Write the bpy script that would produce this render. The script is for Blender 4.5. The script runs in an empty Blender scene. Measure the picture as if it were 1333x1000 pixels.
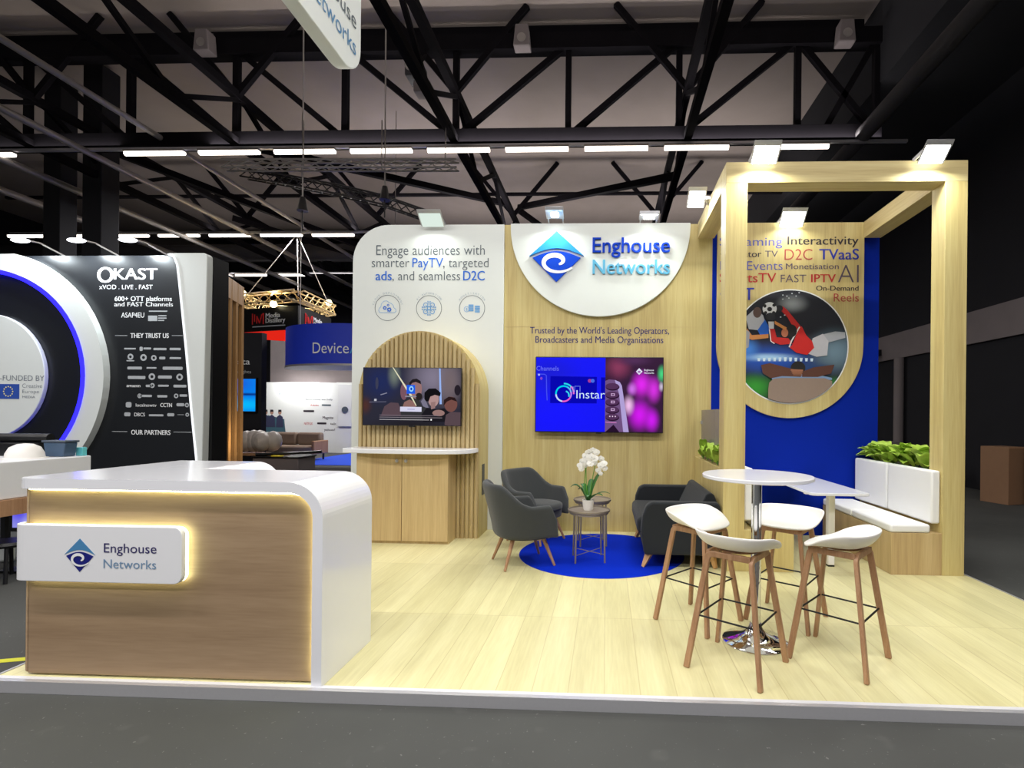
import bpy, bmesh, math, random
from mathutils import Vector, Matrix, Euler

random.seed(7)
sc = bpy.context.scene
COL = sc.collection
PI = math.pi

# ------------------------------------------------------------------ camera, world, exposure
cam_d = bpy.data.cameras.new('camera')
cam = bpy.data.objects.new('camera', cam_d)
COL.objects.link(cam)
cam.location = (0, 0, 1.45)
cam_d.sensor_width = 36
cam_d.lens = 665 / 1333 * 36
cam_d.shift_x = -(764 - 666.5) / 1333
cam_d.shift_y = (541 - 500) / 1333
cam_d.clip_start = 0.05
cam_d.clip_end = 200
cam.rotation_euler = (Matrix.Rotation(math.atan(26 / 665), 4, 'Z') @ Matrix.Rotation(PI / 2, 4, 'X') @ Matrix.Rotation(0.010, 4, 'Z')).to_euler()
sc.camera = cam

world = bpy.data.worlds.new('world')
sc.world = world
world.use_nodes = True
world.node_tree.nodes['Background'].inputs[0].default_value = (0.80, 0.88, 1.0, 1)
world.node_tree.nodes['Background'].inputs[1].default_value = 0.13

sc.view_settings.view_transform = 'Standard'
sc.view_settings.look = 'None'
sc.view_settings.gamma = 1
sc.view_settings.use_curve_mapping = False
sc.view_settings.exposure = 0.0


def area(name, loc, direction, sx, sy, power, col=(1, 1, 1), spread=PI):
    d = bpy.data.lights.new(name, 'AREA')
    d.shape = 'RECTANGLE'
    d.size, d.size_y = sx, sy
    d.energy = power
    d.color = col
    d.spread = spread
    o = bpy.data.objects.new(name, d)
    o.location = loc
    o.rotation_euler = Vector(direction).to_track_quat('-Z', 'Y').to_euler()
    COL.objects.link(o)
    return o


# bare area lights added as hall fill, along visible lamp rows and assumed unseen ones
HALL = (1.0, 0.97, 0.95)
for yy, pw in ((20.8, 200), (15.5, 420), (5.6, 60), (0.7, 235), (-4.2, 260)):
    for xx in (-11, -5.5, 0, 4.2):
        if yy > 10 and xx > -5:
            continue
        if xx > 4:
            pw *= 0.6
        area('hall_lamp_glow', (xx, yy, 6.9), (0, 0, -1), 3.6, 0.25, pw, HALL)
# added upward fill, standing in for light bounced onto the roof
for yy in (0.7, 5.6, 10.55, 15.5, 20.8):
    for xx, pw in ((-14, 40), (-5, 125), (2, 125)):
        area('hall_lamp_uplight', (xx, yy, 7.15), (0, 0, 1), 7.0, 0.3, pw, (1.0, 0.94, 0.92))

# ------------------------------------------------------------------ helpers
ORG = {}


class MB:
    """collects shapes into one mesh"""

    def __init__(self):
        self.v, self.f, self.m = [], [], []
        self.slot = 0

    def add(self, vs, fs):
        o = len(self.v)
        self.v += [tuple(p) for p in vs]
        for f in fs:
            self.f.append([o + i for i in f])
            self.m.append(self.slot)
        return self

    def box(self, x0, y0, z0, x1, y1, z1):
        vs = [(x, y, z) for z in (z0, z1) for y in (y0, y1) for x in (x0, x1)]
        return self.add(vs, [(0, 2, 3, 1), (4, 5, 7, 6), (0, 1, 5, 4), (2, 6, 7, 3), (0, 4, 6, 2), (1, 3, 7, 5)])

    def bar(self, p, q, w, h=None, up=(0, 0, 1)):
        """rectangular bar from p to q"""
        h = h or w
        p, q = Vector(p), Vector(q)
        d = (q - p).normalized()
        u = Vector(up)
        if abs(d.dot(u)) > 0.99:
            u = Vector((0, 1, 0))
        s = d.cross(u).normalized()
        t = s.cross(d).normalized()
        vs = []
        for c in (p, q):
            for a, b in ((-1, -1), (1, -1), (1, 1), (-1, 1)):
                vs.append(c + s * (a * w / 2) + t * (b * h / 2))
        return self.add(vs, [(0, 1, 2, 3), (7, 6, 5, 4), (0, 4, 5, 1), (1, 5, 6, 2), (2, 6, 7, 3), (3, 7, 4, 0)])

    def cyl(self, p, q, r0, r1=None, n=16):
        return self.tube([p, q], [r0, r0 if r1 is None else r1], n)

    def tube(self, pts, rad, n=10, closed=False):
        pts = [Vector(p) for p in pts]
        if not isinstance(rad, (list, tuple)):
            rad = [rad] * len(pts)
        vs, fs = [], []
        N = len(pts)
        ref = None
        for i, p in enumerate(pts):
            if closed:
                d = pts[(i + 1) % N] - pts[i - 1]
            else:
                d = pts[min(i + 1, N - 1)] - pts[max(i - 1, 0)]
            d.normalize()
            if ref is None:
                ref = Vector((0, 0, 1)) if abs(d.z) < 0.9 else Vector((1, 0, 0))
            s = d.cross(ref).normalized()
            t = s.cross(d).normalized()
            ref = t
            for k in range(n):
                a = 2 * PI * k / n
                vs.append(p + (s * math.cos(a) + t * math.sin(a)) * rad[i])
        for i in range(N if closed else N - 1):
            j = (i + 1) % N
            for k in range(n):
                k2 = (k + 1) % n
                fs.append((i * n + k, i * n + k2, j * n + k2, j * n + k))
        if not closed:
            fs.append(tuple(range(n - 1, -1, -1)))
            fs.append(tuple((N - 1) * n + k for k in range(n)))
        return self.add(vs, fs)

    def strip(self, pts, side, w, h):
        """flat bent strip: width w along the fixed direction side, thickness h"""
        pts = [Vector(p) for p in pts]
        s = Vector(side).normalized()
        vs, fs = [], []
        N = len(pts)
        for i, p in enumerate(pts):
            d = (pts[min(i + 1, N - 1)] - pts[max(i - 1, 0)]).normalized()
            sd = (s - d * s.dot(d)).normalized()
            t = sd.cross(d).normalized()
            for a, b in ((-1, -1), (1, -1), (1, 1), (-1, 1)):
                vs.append(p + sd * (a * w / 2) + t * (b * h / 2))
        for i in range(N - 1):
            for k in range(4):
                k2 = (k + 1) % 4
                fs.append((i * 4 + k, i * 4 + k2, i * 4 + 4 + k2, i * 4 + 4 + k))
        fs.append((3, 2, 1, 0))
        fs.append(tuple((N - 1) * 4 + k for k in range(4)))
        return self.add(vs, fs)

    def prism(self, poly, a, b, axis='y'):
        """extrude a 2D outline from a to b along an axis; outline in the other two axes"""
        n = len(poly)

        def P(u, v, w):
            return {'y': (u, w, v), 'x': (w, u, v), 'z': (u, v, w)}[axis]
        vs = [P(u, v, a) for u, v in poly] + [P(u, v, b) for u, v in poly]
        fs = [tuple(range(n)), tuple(range(2 * n - 1, n - 1, -1))]
        for i in range(n):
            j = (i + 1) % n
            fs.append((i, i + n, j + n, j))
        return self.add(vs, fs)

    def lathe(self, prof, c=(0, 0), n=32, z=0):
        vs, fs = [], []
        for r, h in prof:
            for k in range(n):
                a = 2 * PI * k / n
                vs.append((c[0] + r * math.cos(a), c[1] + r * math.sin(a), z + h))
        for i in range(len(prof) - 1):
            for k in range(n):
                k2 = (k + 1) % n
                fs.append((i * n + k, i * n + k2, i * n + n + k2, i * n + n + k))
        if prof[0][0] > 1e-5:
            fs.append(tuple(range(n - 1, -1, -1)))
        if prof[-1][0] > 1e-5:
            fs.append(tuple((len(prof) - 1) * n + k for k in range(n)))
        return self.add(vs, fs)

    def ell(self, c, r, n=16, m=10):
        vs, fs = [], []
        for i in range(m + 1):
            t = PI * i / m
            for k in range(n):
                a = 2 * PI * k / n
                vs.append((c[0] + r[0] * math.sin(t) * math.cos(a), c[1] + r[1] * math.sin(t) * math.sin(a), c[2] + r[2] * math.cos(t)))
        for i in range(m):
            for k in range(n):
                k2 = (k + 1) % n
                fs.append((i * n + k, i * n + n + k, i * n + n + k2, i * n + k2))
        return self.add(vs, fs)

    def build(self, name, mat, parent=None, smooth=False, bevel=0, seg=2, origin=None):
        me = bpy.data.meshes.new(name)
        org = Vector((0, 0, 0))
        if parent is not None:
            org = ORG[parent.name]
        elif origin is not None:
            org = Vector(origin)
        me.from_pydata([tuple(Vector(p) - org) for p in self.v], [], self.f)
        bm = bmesh.new()
        bm.from_mesh(me)
        bmesh.ops.remove_doubles(bm, verts=bm.verts, dist=1e-6)
        bmesh.ops.recalc_face_normals(bm, faces=bm.faces)
        bm.to_mesh(me)
        bm.free()
        mats = mat if isinstance(mat, (list, tuple)) else [mat]
        for m in mats:
            me.materials.append(m)
        if len(mats) > 1 and len(me.polygons) == len(self.m):
            for p, s in zip(me.polygons, self.m):
                p.material_index = s
        if smooth:
            me.polygons.foreach_set('use_smooth', [True] * len(me.polygons))
            try:
                me.set_sharp_from_angle(angle=math.radians(40))
            except Exception:
                pass
        o = bpy.data.objects.new(name, me)
        COL.objects.link(o)
        if parent is not None:
            o.parent = parent
        elif origin is not None:
            o.location = org
        ORG[o.name] = org
        if bevel:
            b = o.modifiers.new('bevel', 'BEVEL')
            b.width = bevel
            b.segments = seg
            b.limit_method = 'ANGLE'
            b.harden_normals = False
            if not smooth:
                me.polygons.foreach_set('use_smooth', [True] * len(me.polygons))
                try:
                    me.set_sharp_from_angle(angle=math.radians(35))
                except Exception:
                    pass
        return o


def tag(o, label, cat, group=None, kind=None):
    o['label'] = label
    o['category'] = cat
    if group:
        o['group'] = group
    if kind:
        o['kind'] = kind
    return o


def struct(o):
    o['kind'] = 'structure'
    return o


def thing(name, label, cat, loc=(0, 0, 0), group=None):
    o = bpy.data.objects.new(name, None)
    o.empty_display_size = 0.1
    COL.objects.link(o)
    o.location = loc
    ORG[o.name] = Vector(loc)
    return tag(o, label, cat, group)


def copy_tree(o, parent=None):
    c = o.copy()
    COL.objects.link(c)
    if parent is not None:
        c.parent = parent
    ORG[c.name] = ORG.get(o.name, Vector((0, 0, 0)))
    for ch in list(o.children):
        copy_tree(ch, c)
    return c


def place(o, loc, rz, label):
    o.location = loc
    o.rotation_euler = (0, 0, rz)
    o['label'] = label
    return o


# ------------------------------------------------------------------ materials
def srgb(r, g, b):
    def f(c):
        c /= 255
        return c / 12.92 if c <= 0.04045 else ((c + 0.055) / 1.055) ** 2.4
    return (f(r), f(g), f(b), 1)


def new_mat(name):
    m = bpy.data.materials.new(name)
    m.use_nodes = True
    return m, m.node_tree, m.node_tree.nodes['Principled BSDF']


def mat(name, col, rough=0.5, metal=0.0, var=0.06, scale=12, coat=0, bump=0, sheen=0, spec=0.5):
    """procedural paint / plastic / metal / cloth: colour broken by a fine noise"""
    m, nt, b = new_mat(name)
    tc = nt.nodes.new('ShaderNodeTexCoord')
    no = nt.nodes.new('ShaderNodeTexNoise')
    no.inputs['Scale'].default_value = scale
    no.inputs['Detail'].default_value = 4
    nt.links.new(tc.outputs['Object'], no.inputs['Vector'])
    mx = nt.nodes.new('ShaderNodeMix')
    mx.data_type = 'RGBA'
    mx.inputs[6].default_value = tuple(c * (1 - var) for c in col[:3]) + (1,)
    mx.inputs[7].default_value = tuple(min(1, c * (1 + var)) for c in col[:3]) + (1,)
    nt.links.new(no.outputs['Fac'], mx.inputs[0])
    nt.links.new(mx.outputs[2], b.inputs['Base Color'])
    b.inputs['Roughness'].default_value = rough
    b.inputs['Metallic'].default_value = metal
    b.inputs['Specular IOR Level'].default_value = spec
    if coat:
        b.inputs['Coat Weight'].default_value = coat
        b.inputs['Coat Roughness'].default_value = 0.08
    if sheen:
        b.inputs['Sheen Weight'].default_value = sheen
    if bump:
        bp = nt.nodes.new('ShaderNodeBump')
        bp.inputs['Strength'].default_value = bump
        bp.inputs['Distance'].default_value = 0.01
        nt.links.new(no.outputs['Fac'], bp.inputs['Height'])
        nt.links.new(bp.outputs[0], b.inputs['Normal'])
    return m


def emit(name, col, strength):
    m = bpy.data.materials.new(name)
    m.use_nodes = True
    nt = m.node_tree
    nt.nodes.clear()
    e = nt.nodes.new('ShaderNodeEmission')
    e.inputs[0].default_value = col
    e.inputs[1].default_value = strength
    o = nt.nodes.new('ShaderNodeOutputMaterial')
    nt.links.new(e.outputs[0], o.inputs[0])
    return m


def wood(name, c0, c1, c2, axis='z', rough=0.45, width=9.0, stretch=0.35, seam=None):
    """wood veneer: grain runs along axis, wide tone bands across it"""
    m, nt, b = new_mat(name)
    L = nt.links.new
    tc = nt.nodes.new('ShaderNodeTexCoord')
    mp = nt.nodes.new('ShaderNodeMapping')
    s = [width, width, width]
    s['xyz'.index(axis)] = stretch
    mp.inputs['Scale'].default_value = s
    L(tc.outputs['Object'], mp.inputs['Vector'])
    n1 = nt.nodes.new('ShaderNodeTexNoise')
    n1.inputs['Scale'].default_value = 1.0
    n1.inputs['Detail'].default_value = 3
    n1.inputs['Roughness'].default_value = 0.55
    L(mp.outputs[0], n1.inputs['Vector'])
    n2 = nt.nodes.new('ShaderNodeTexNoise')
    n2.inputs['Scale'].default_value = 9.0
    n2.inputs['Detail'].default_value = 5
    L(mp.outputs[0], n2.inputs['Vector'])
    ad = nt.nodes.new('ShaderNodeMix')
    ad.inputs[0].default_value = 0.38
    L(n1.outputs['Fac'], ad.inputs[2])
    L(n2.outputs['Fac'], ad.inputs[3])
    rp = nt.nodes.new('ShaderNodeValToRGB')
    e = rp.color_ramp.elements
    e[0].position, e[0].color = 0.34, c0
    e[1].position, e[1].color = 0.66, c2
    k = rp.color_ramp.elements.new(0.5)
    k.color = c1
    L(ad.outputs[0], rp.inputs[0])
    col = rp.outputs[0]
    if seam:
        br = nt.nodes.new('ShaderNodeTexBrick')
        br.inputs['Scale'].default_value = 1.0
        br.offset = 0.0
        br.inputs['Brick Width'].default_value = seam[0]
        br.inputs['Row Height'].default_value = seam[1]
        br.inputs['Mortar Size'].default_value = seam[2]
        br.inputs['Color1'].default_value = (1, 1, 1, 1)
        br.inputs['Color2'].default_value = (0.90, 0.90, 0.87, 1)
        br.inputs['Mortar'].default_value = (0.76, 0.72, 0.66, 1)
        br.inputs['Bias'].default_value = 0.0
        mr = nt.nodes.new('ShaderNodeMapping')
        mr.inputs['Rotation'].default_value = (0, 0, PI / 2)
        L(tc.outputs['Object'], mr.inputs['Vector'])
        L(mr.outputs[0], br.inputs['Vector'])
        mm = nt.nodes.new('ShaderNodeMix')
        mm.data_type = 'RGBA'
        mm.blend_type = 'MULTIPLY'
        mm.inputs[0].default_value = 1.0
        L(col, mm.inputs[6])
        L(br.outputs['Color'], mm.inputs[7])
        col = mm.outputs[2]
    L(col, b.inputs['Base Color'])
    b.inputs['Roughness'].default_value = rough
    return m


def picture(name, base, blobs, strength=0.0, lin=None):
    """a printed or displayed picture: soft colour blobs (cx, cz, rx, rz, colour) in the part's own coordinates"""
    m, nt, b = new_mat(name)
    L = nt.links.new
    tc = nt.nodes.new('ShaderNodeTexCoord')
    cur = None
    for (cx, cz, rx, rz, c) in blobs:
        mp = nt.nodes.new('ShaderNodeMapping')
        mp.inputs['Location'].default_value = (-cx / rx, 0, -cz / rz)
        mp.inputs['Scale'].default_value = (1 / rx, 0, 1 / rz)
        L(tc.outputs['Object'], mp.inputs['Vector'])
        g = nt.nodes.new('ShaderNodeTexGradient')
        g.gradient_type = 'SPHERICAL'
        L(mp.outputs[0], g.inputs['Vector'])
        sm = nt.nodes.new('ShaderNodeMapRange')
        sm.interpolation_type = 'SMOOTHSTEP'
        L(g.outputs['Fac'], sm.inputs['Value'])
        mx = nt.nodes.new('ShaderNodeMix')
        mx.data_type = 'RGBA'
        L(sm.outputs[0], mx.inputs[0])
        if cur is None:
            mx.inputs[6].default_value = base
        else:
            L(cur, mx.inputs[6])
        mx.inputs[7].default_value = c
        cur = mx.outputs[2]
    if strength:
        b.inputs['Base Color'].default_value = (0.01, 0.01, 0.01, 1)
        L(cur, b.inputs['Emission Color'])
        b.inputs['Emission Strength'].default_value = strength
        b.inputs['Roughness'].default_value = 0.3
        b.inputs['Specular IOR Level'].default_value = 0.05
    else:
        L(cur, b.inputs['Base Color'])
        b.inputs['Roughness'].default_value = 0.55
    return m


M = {}
M['white'] = mat('white laminate', srgb(232, 233, 236), 0.38, var=0.015)
M['gloss_white'] = mat('glossy white worktop', srgb(236, 237, 242), 0.16, var=0.01, coat=0.3)
M['wall_white'] = mat('white painted panel', srgb(226, 231, 228), 0.6, var=0.015)
M['leather'] = mat('white leatherette', srgb(238, 238, 238), 0.45, var=0.02, scale=6, bump=0.05)
M['plastic_white'] = mat('white moulded plastic', srgb(240, 237, 232), 0.42, var=0.01)
M['oak'] = wood('pale oak veneer', srgb(186, 163, 105), srgb(203, 184, 122), srgb(214, 199, 138), 'z', 0.5, 9, 0.35)
M['oak_x'] = wood('pale oak veneer laid across', srgb(184, 162, 110), srgb(200, 181, 126), srgb(212, 197, 142), 'x', 0.5, 9, 0.35)
M['oak_y'] = wood('pale oak veneer along beam', srgb(186, 164, 114), srgb(201, 181, 128), srgb(213, 196, 144), 'y', 0.5, 9, 0.35)
M['oak_cab'] = wood('warm oak cabinet veneer', srgb(180, 152, 106), srgb(195, 169, 120), srgb(206, 182, 133), 'z', 0.45, 10, 0.4)
M['oak_counter'] = wood('brown oak counter veneer', srgb(142, 117, 90), srgb(153, 128, 100), srgb(163, 138, 110), 'x', 0.55, 10, 0.6)
M['slat'] = wood('oak slats', srgb(172, 148, 104), srgb(190, 168, 120), srgb(204, 184, 136), 'z', 0.5, 20, 0.4)
M['leg'] = wood('oiled oak legs', srgb(152, 112, 80), srgb(170, 129, 95), srgb(184, 145, 110), 'z', 0.45, 40, 2.0)
M['leg_light'] = wood('light oak legs', srgb(190, 142, 88), srgb(206, 160, 104), srgb(216, 172, 118), 'z', 0.45, 40, 2.0)
M['floor'] = wood('pale maple floor planks', srgb(210, 202, 152), srgb(221, 214, 164), srgb(230, 224, 176), 'y', 0.36, 8, 0.5, seam=(1.22, 0.19, 0.0025))
M['alu'] = mat('brushed aluminium', srgb(205, 205, 210), 0.32, 0.55, 0.04, 60)
M['chrome'] = mat('polished chrome', srgb(225, 228, 232), 0.06, 1.0, 0.0)
M['steel_taupe'] = mat('taupe powder coated steel', srgb(150, 140, 126), 0.45, 0.4, 0.03)
M['black'] = mat('black plastic', srgb(16, 16, 18), 0.4, var=0.1)
M['black_metal'] = mat('black steel', srgb(18, 18, 22), 0.5, 0.3, 0.1)
M['truss'] = mat('black painted roof steel', srgb(15, 13, 17), 0.9, 0.0, 0.25, 3, spec=0.1)
M['truss_grey'] = mat('dark grey steel tube', srgb(58, 56, 58), 0.7, 0.0, 0.15, 3)
M['rig'] = mat('aluminium rigging', srgb(165, 160, 156), 0.45, 0.5, 0.1)
M['rig_dark'] = mat('dark rigging', srgb(36, 34, 36), 0.5, 0.3, 0.1)
M['fabric'] = mat('charcoal wool fabric', srgb(54, 57, 58), 0.95, 0, 0.25, 220, bump=0.15, sheen=0.2)
M['fabric_dark'] = mat('black blue sofa fabric', srgb(25, 29, 34), 0.95, 0, 0.25, 220, bump=0.15, sheen=0.08)
M['rug'] = mat('royal blue carpet', srgb(0, 40, 182), 0.95, 0, 0.12, 160, bump=0.15, spec=0.1)
M['blue_wall'] = mat('royal blue wall covering', srgb(0, 36, 156), 0.85, 0, 0.08, 90, spec=0.15)
M['hall_floor'] = mat('dark grey hall carpet', srgb(74, 75, 73), 0.9, 0, 0.16, 1.6, spec=0.25)
# scuffs and specks of dust on the carpet
_nt = M['hall_floor'].node_tree
_b = _nt.nodes['Principled BSDF']
_tc = _nt.nodes.new('ShaderNodeTexCoord')
_cur = _b.inputs['Base Color'].links[0].from_socket
for _sc, _lo, _hi, _amt, _c in ((34.0, 0.71, 0.75, 0.35, srgb(150, 150, 146)), (5.0, 0.66, 0.76, 0.15, srgb(120, 120, 116)), (90.0, 0.74, 0.77, 0.35, srgb(170, 170, 166))):
    _n = _nt.nodes.new('ShaderNodeTexNoise')
    _n.inputs['Scale'].default_value = _sc
    _n.inputs['Detail'].default_value = 2
    _nt.links.new(_tc.outputs['Object'], _n.inputs['Vector'])
    _r = _nt.nodes.new('ShaderNodeMapRange')
    _r.inputs['From Min'].default_value = _lo
    _r.inputs['From Max'].default_value = _hi
    _r.inputs['To Max'].default_value = _amt
    _nt.links.new(_n.outputs['Fac'], _r.inputs['Value'])
    _m = _nt.nodes.new('ShaderNodeMix')
    _m.data_type = 'RGBA'
    _nt.links.new(_r.outputs[0], _m.inputs[0])
    _nt.links.new(_cur, _m.inputs[6])
    _m.inputs[7].default_value = _c
    _cur = _m.outputs[2]
_nt.links.new(_cur, _b.inputs['Base Color'])
M['ceil'] = mat('beige roof boards', srgb(150, 139, 132), 0.9, 0, 0.12, 1.2)
M['dark'] = mat('black hall wall', srgb(20, 20, 26), 0.9, 0, 0.2, 2)
M['concrete'] = mat('grey concrete band', srgb(120, 112, 112), 0.9, 0, 0.1, 3)
M['leaf'] = mat('dark green leaf', srgb(48, 104, 44), 0.4, 0, 0.3, 20)
M['leaf_lime'] = mat('lime variegated leaf', srgb(174, 206, 80), 0.45, 0, 0.35, 25)
M['leaf_mid'] = mat('mid green leaf', srgb(92, 146, 50), 0.45, 0, 0.3, 25)
M['petal'] = mat('white orchid petal', srgb(244, 243, 238), 0.6, 0, 0.02)
M['soil'] = mat('dark potting soil', srgb(40, 30, 22), 0.9, 0, 0.3, 60)
M['navy'] = mat('navy lettering', srgb(36, 34, 110), 0.5, 0, 0.02)
M['navy_raised'] = mat('dark blue raised letters', srgb(0, 58, 186), 0.6, 0, 0.02, spec=0.15)
M['sky_raised'] = mat('light blue raised letters', srgb(100, 182, 220), 0.6, 0, 0.02, spec=0.15)
M['logo_light'] = mat('sky blue emblem', srgb(50, 150, 214), 0.6, 0, 0.02, spec=0.15)
M['logo_dark'] = mat('deep blue emblem', srgb(0, 66, 200), 0.6, 0, 0.02, spec=0.15)
M['logo_navy'] = mat('navy emblem', srgb(16, 24, 120), 0.4, 0, 0.02)
M['logo_teal'] = mat('steel blue emblem', srgb(70, 132, 180), 0.4, 0, 0.02)
M['ink'] = mat('grey lettering', srgb(78, 90, 100), 0.6, 0, 0.02)
M['ink_light'] = mat('pale blue grey lettering', srgb(150, 168, 184), 0.6, 0, 0.02)
M['ink_blue'] = mat('bright blue lettering', srgb(0, 104, 214), 0.6, 0, 0.02)
M['ink_sky'] = mat('sky blue lettering', srgb(60, 160, 220), 0.6, 0, 0.02)
M['icon_blue'] = mat('icon line blue', srgb(110, 168, 224), 0.6, 0, 0.02)
M['ink_dark'] = mat('dark plum lettering', srgb(38, 28, 40), 0.6, 0, 0.02)
M['ink_plum'] = mat('grey plum lettering', srgb(84, 70, 92), 0.6, 0, 0.02)
M['ink_violet'] = mat('violet lettering', srgb(84, 88, 170), 0.6, 0, 0.02)
M['ink_red'] = mat('red lettering', srgb(190, 30, 36), 0.6, 0, 0.02)
M['ink_brick'] = mat('brick red lettering', srgb(170, 62, 58), 0.6, 0, 0.02)
M['ink_navy'] = mat('blue lettering', srgb(26, 44, 160), 0.6, 0, 0.02)
M['lamp'] = emit('lit floodlight glass', (1, 1, 0.96, 1), 14)
M['lamp_soft'] = emit('lit floodlight glass seen edge on', (0.86, 1, 0.90, 1), 0.85)
M['alu_lit'] = mat('aluminium lip painted lit', srgb(222, 222, 226), 0.35, 0.1, 0.03, 60)  # same aluminium as the edge; light on its top is put into the colour
M['tube'] = emit('lit tube', (1, 0.9, 0.80, 1), 5.0)
M['led'] = emit('warm LED strip', (1, 0.97, 0.55, 1), 9)
M['led_blue'] = emit('blue LED strip', (0.016, 0.012, 1, 1), 4)
M['print_white'] = mat('white print', srgb(235, 237, 238), 0.6, 0, 0.0)
M['red'] = mat('red cloth', srgb(206, 30, 26), 0.6, 0, 0.1)

# ------------------------------------------------------------------ lettering
_font_cap = [None]


def glyphs(s, off=0.0):
    cu = bpy.data.curves.new('lettering', 'FONT')
    cu.body = s
    cu.size = 1.0
    cu.resolution_u = 4
    cu.offset = off
    o = bpy.data.objects.new('lettering', cu)
    COL.objects.link(o)
    bpy.context.view_layer.update()
    dg = bpy.context.evaluated_depsgraph_get()
    me = bpy.data.meshes.new_from_object(o.evaluated_get(dg))
    vs = [tuple(v.co) for v in me.vertices]
    fs = [tuple(p.vertices) for p in me.polygons]
    bpy.data.objects.remove(o)
    bpy.data.curves.remove(cu)
    bpy.data.meshes.remove(me)
    return vs, fs


def cap_height():
    if _font_cap[0] is None:
        v, f = glyphs('H')
        _font_cap[0] = max(p[1] for p in v) - min(p[1] for p in v)
    return _font_cap[0]


def text_into(mb, s, x0, x1, z0, z1, y, off=0.0, depth=0.0, shift=None):
    """lettering standing in the plane at depth y, reading along +x: baseline z0, capital top z1, from x0 to x1"""
    if off > 0 and shift is None:
        # heavier weight: the same letters again, a hair to either side
        w = off * (z1 - z0) * 1.3
        for q in (-w, 0, w):
            text_into(mb, s, x0 + q + w * 0.5, x1 + q - w * 0.5, z0, z1, y - 0.0003 - 0.0003 * q / w, 0.0, depth, q)
        return mb
    v, f = glyphs(s, min(off, 0.0))
    a, b = min(p[0] for p in v), max(p[0] for p in v)
    sx = (x1 - x0) / (b - a)
    sz = (z1 - z0) / cap_height()
    pts = [(x0 + (p[0] - a) * sx, z0 + p[1] * sz) for p in v]
    mb.add([(p[0], y, p[1]) for p in pts], f)
    if depth:
        # raised letters: side walls from every open edge
        cnt = {}
        for q in f:
            for i in range(len(q)):
                e = (q[i], q[(i + 1) % len(q)])
                k = tuple(sorted(e))
                cnt.setdefault(k, []).append(e)
        vs, fs = [], []
        for k, es in cnt.items():
            if len(es) == 1:
                i, j = es[0]
                n = len(vs)
                vs += [(pts[i][0], y, pts[i][1]), (pts[j][0], y, pts[j][1]), (pts[j][0], y + depth, pts[j][1]), (pts[i][0], y + depth, pts[i][1])]
                fs.append((n, n + 1, n + 2, n + 3))
        mb.add(vs, fs)
    return mb


def text(parent, s, box, y, m, off=0.0, depth=0.0, name='lettering'):
    mb = MB()
    text_into(mb, s, box[0], box[1], box[2], box[3], y, off, depth)
    return mb.build(name, m, parent)


def rrect(x0, z0, x1, z1, r, n=8, corners=(1, 1, 1, 1)):
    """rounded rectangle outline; corners in order lower left, lower right, upper right, upper left"""
    out = []
    for (cx, cz, a0, on) in ((x0, z0, PI, corners[0]), (x1, z0, 1.5 * PI, corners[1]), (x1, z1, 0, corners[2]), (x0, z1, 0.5 * PI, corners[3])):
        if not on:
            out.append((cx, cz))
            continue
        ix = cx + (r if cx == x0 else -r)
        iz = cz + (r if cz == z0 else -r)
        for k in range(n + 1):
            a = a0 + 0.5 * PI * k / n
            out.append((ix + r * math.cos(a), iz + r * math.sin(a)))
    return out


def disc(cx, cz, rx, rz=None, n=40):
    rz = rz or rx
    return [(cx + rx * math.cos(2 * PI * k / n), cz + rz * math.sin(2 * PI * k / n)) for k in range(n)]


def ring_into(mb, cx, cz, r0, r1, y, n=48, a0=0, a1=2 * PI):
    vs, fs = [], []
    full = abs(a1 - a0 - 2 * PI) < 1e-6
    k_n = n if full else n + 1
    for k in range(k_n):
        a = a0 + (a1 - a0) * k / n
        vs += [(cx + r0 * math.cos(a), y, cz + r0 * math.sin(a)), (cx + r1 * math.cos(a), y, cz + r1 * math.sin(a))]
    for k in range(n):
        i, j = 2 * k, 2 * ((k + 1) % k_n)
        fs.append((i, i + 1, j + 1, j))
    mb.add(vs, fs)


def ribbon_into(mb, pts, hw, y):
    """flat ribbon of half widths hw along 2D points"""
    n = len(pts)
    vs, fs = [], []
    for i in range(n):
        a, b = pts[max(i - 1, 0)], pts[min(i + 1, n - 1)]
        dx, dz = b[0] - a[0], b[1] - a[1]
        l = math.hypot(dx, dz) or 1
        h = hw[i] if isinstance(hw, (list, tuple)) else hw
        vs += [(pts[i][0] - dz / l * h, y, pts[i][1] + dx / l * h), (pts[i][0] + dz / l * h, y, pts[i][1] - dx / l * h)]
    for i in range(n - 1):
        fs.append((2 * i, 2 * i + 1, 2 * i + 3, 2 * i + 2))
    mb.add(vs, fs)


def flat(poly, y):
    mb = MB()
    mb.add([(u, y, v) for u, v in poly], [tuple(range(len(poly)))])
    return mb


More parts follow.
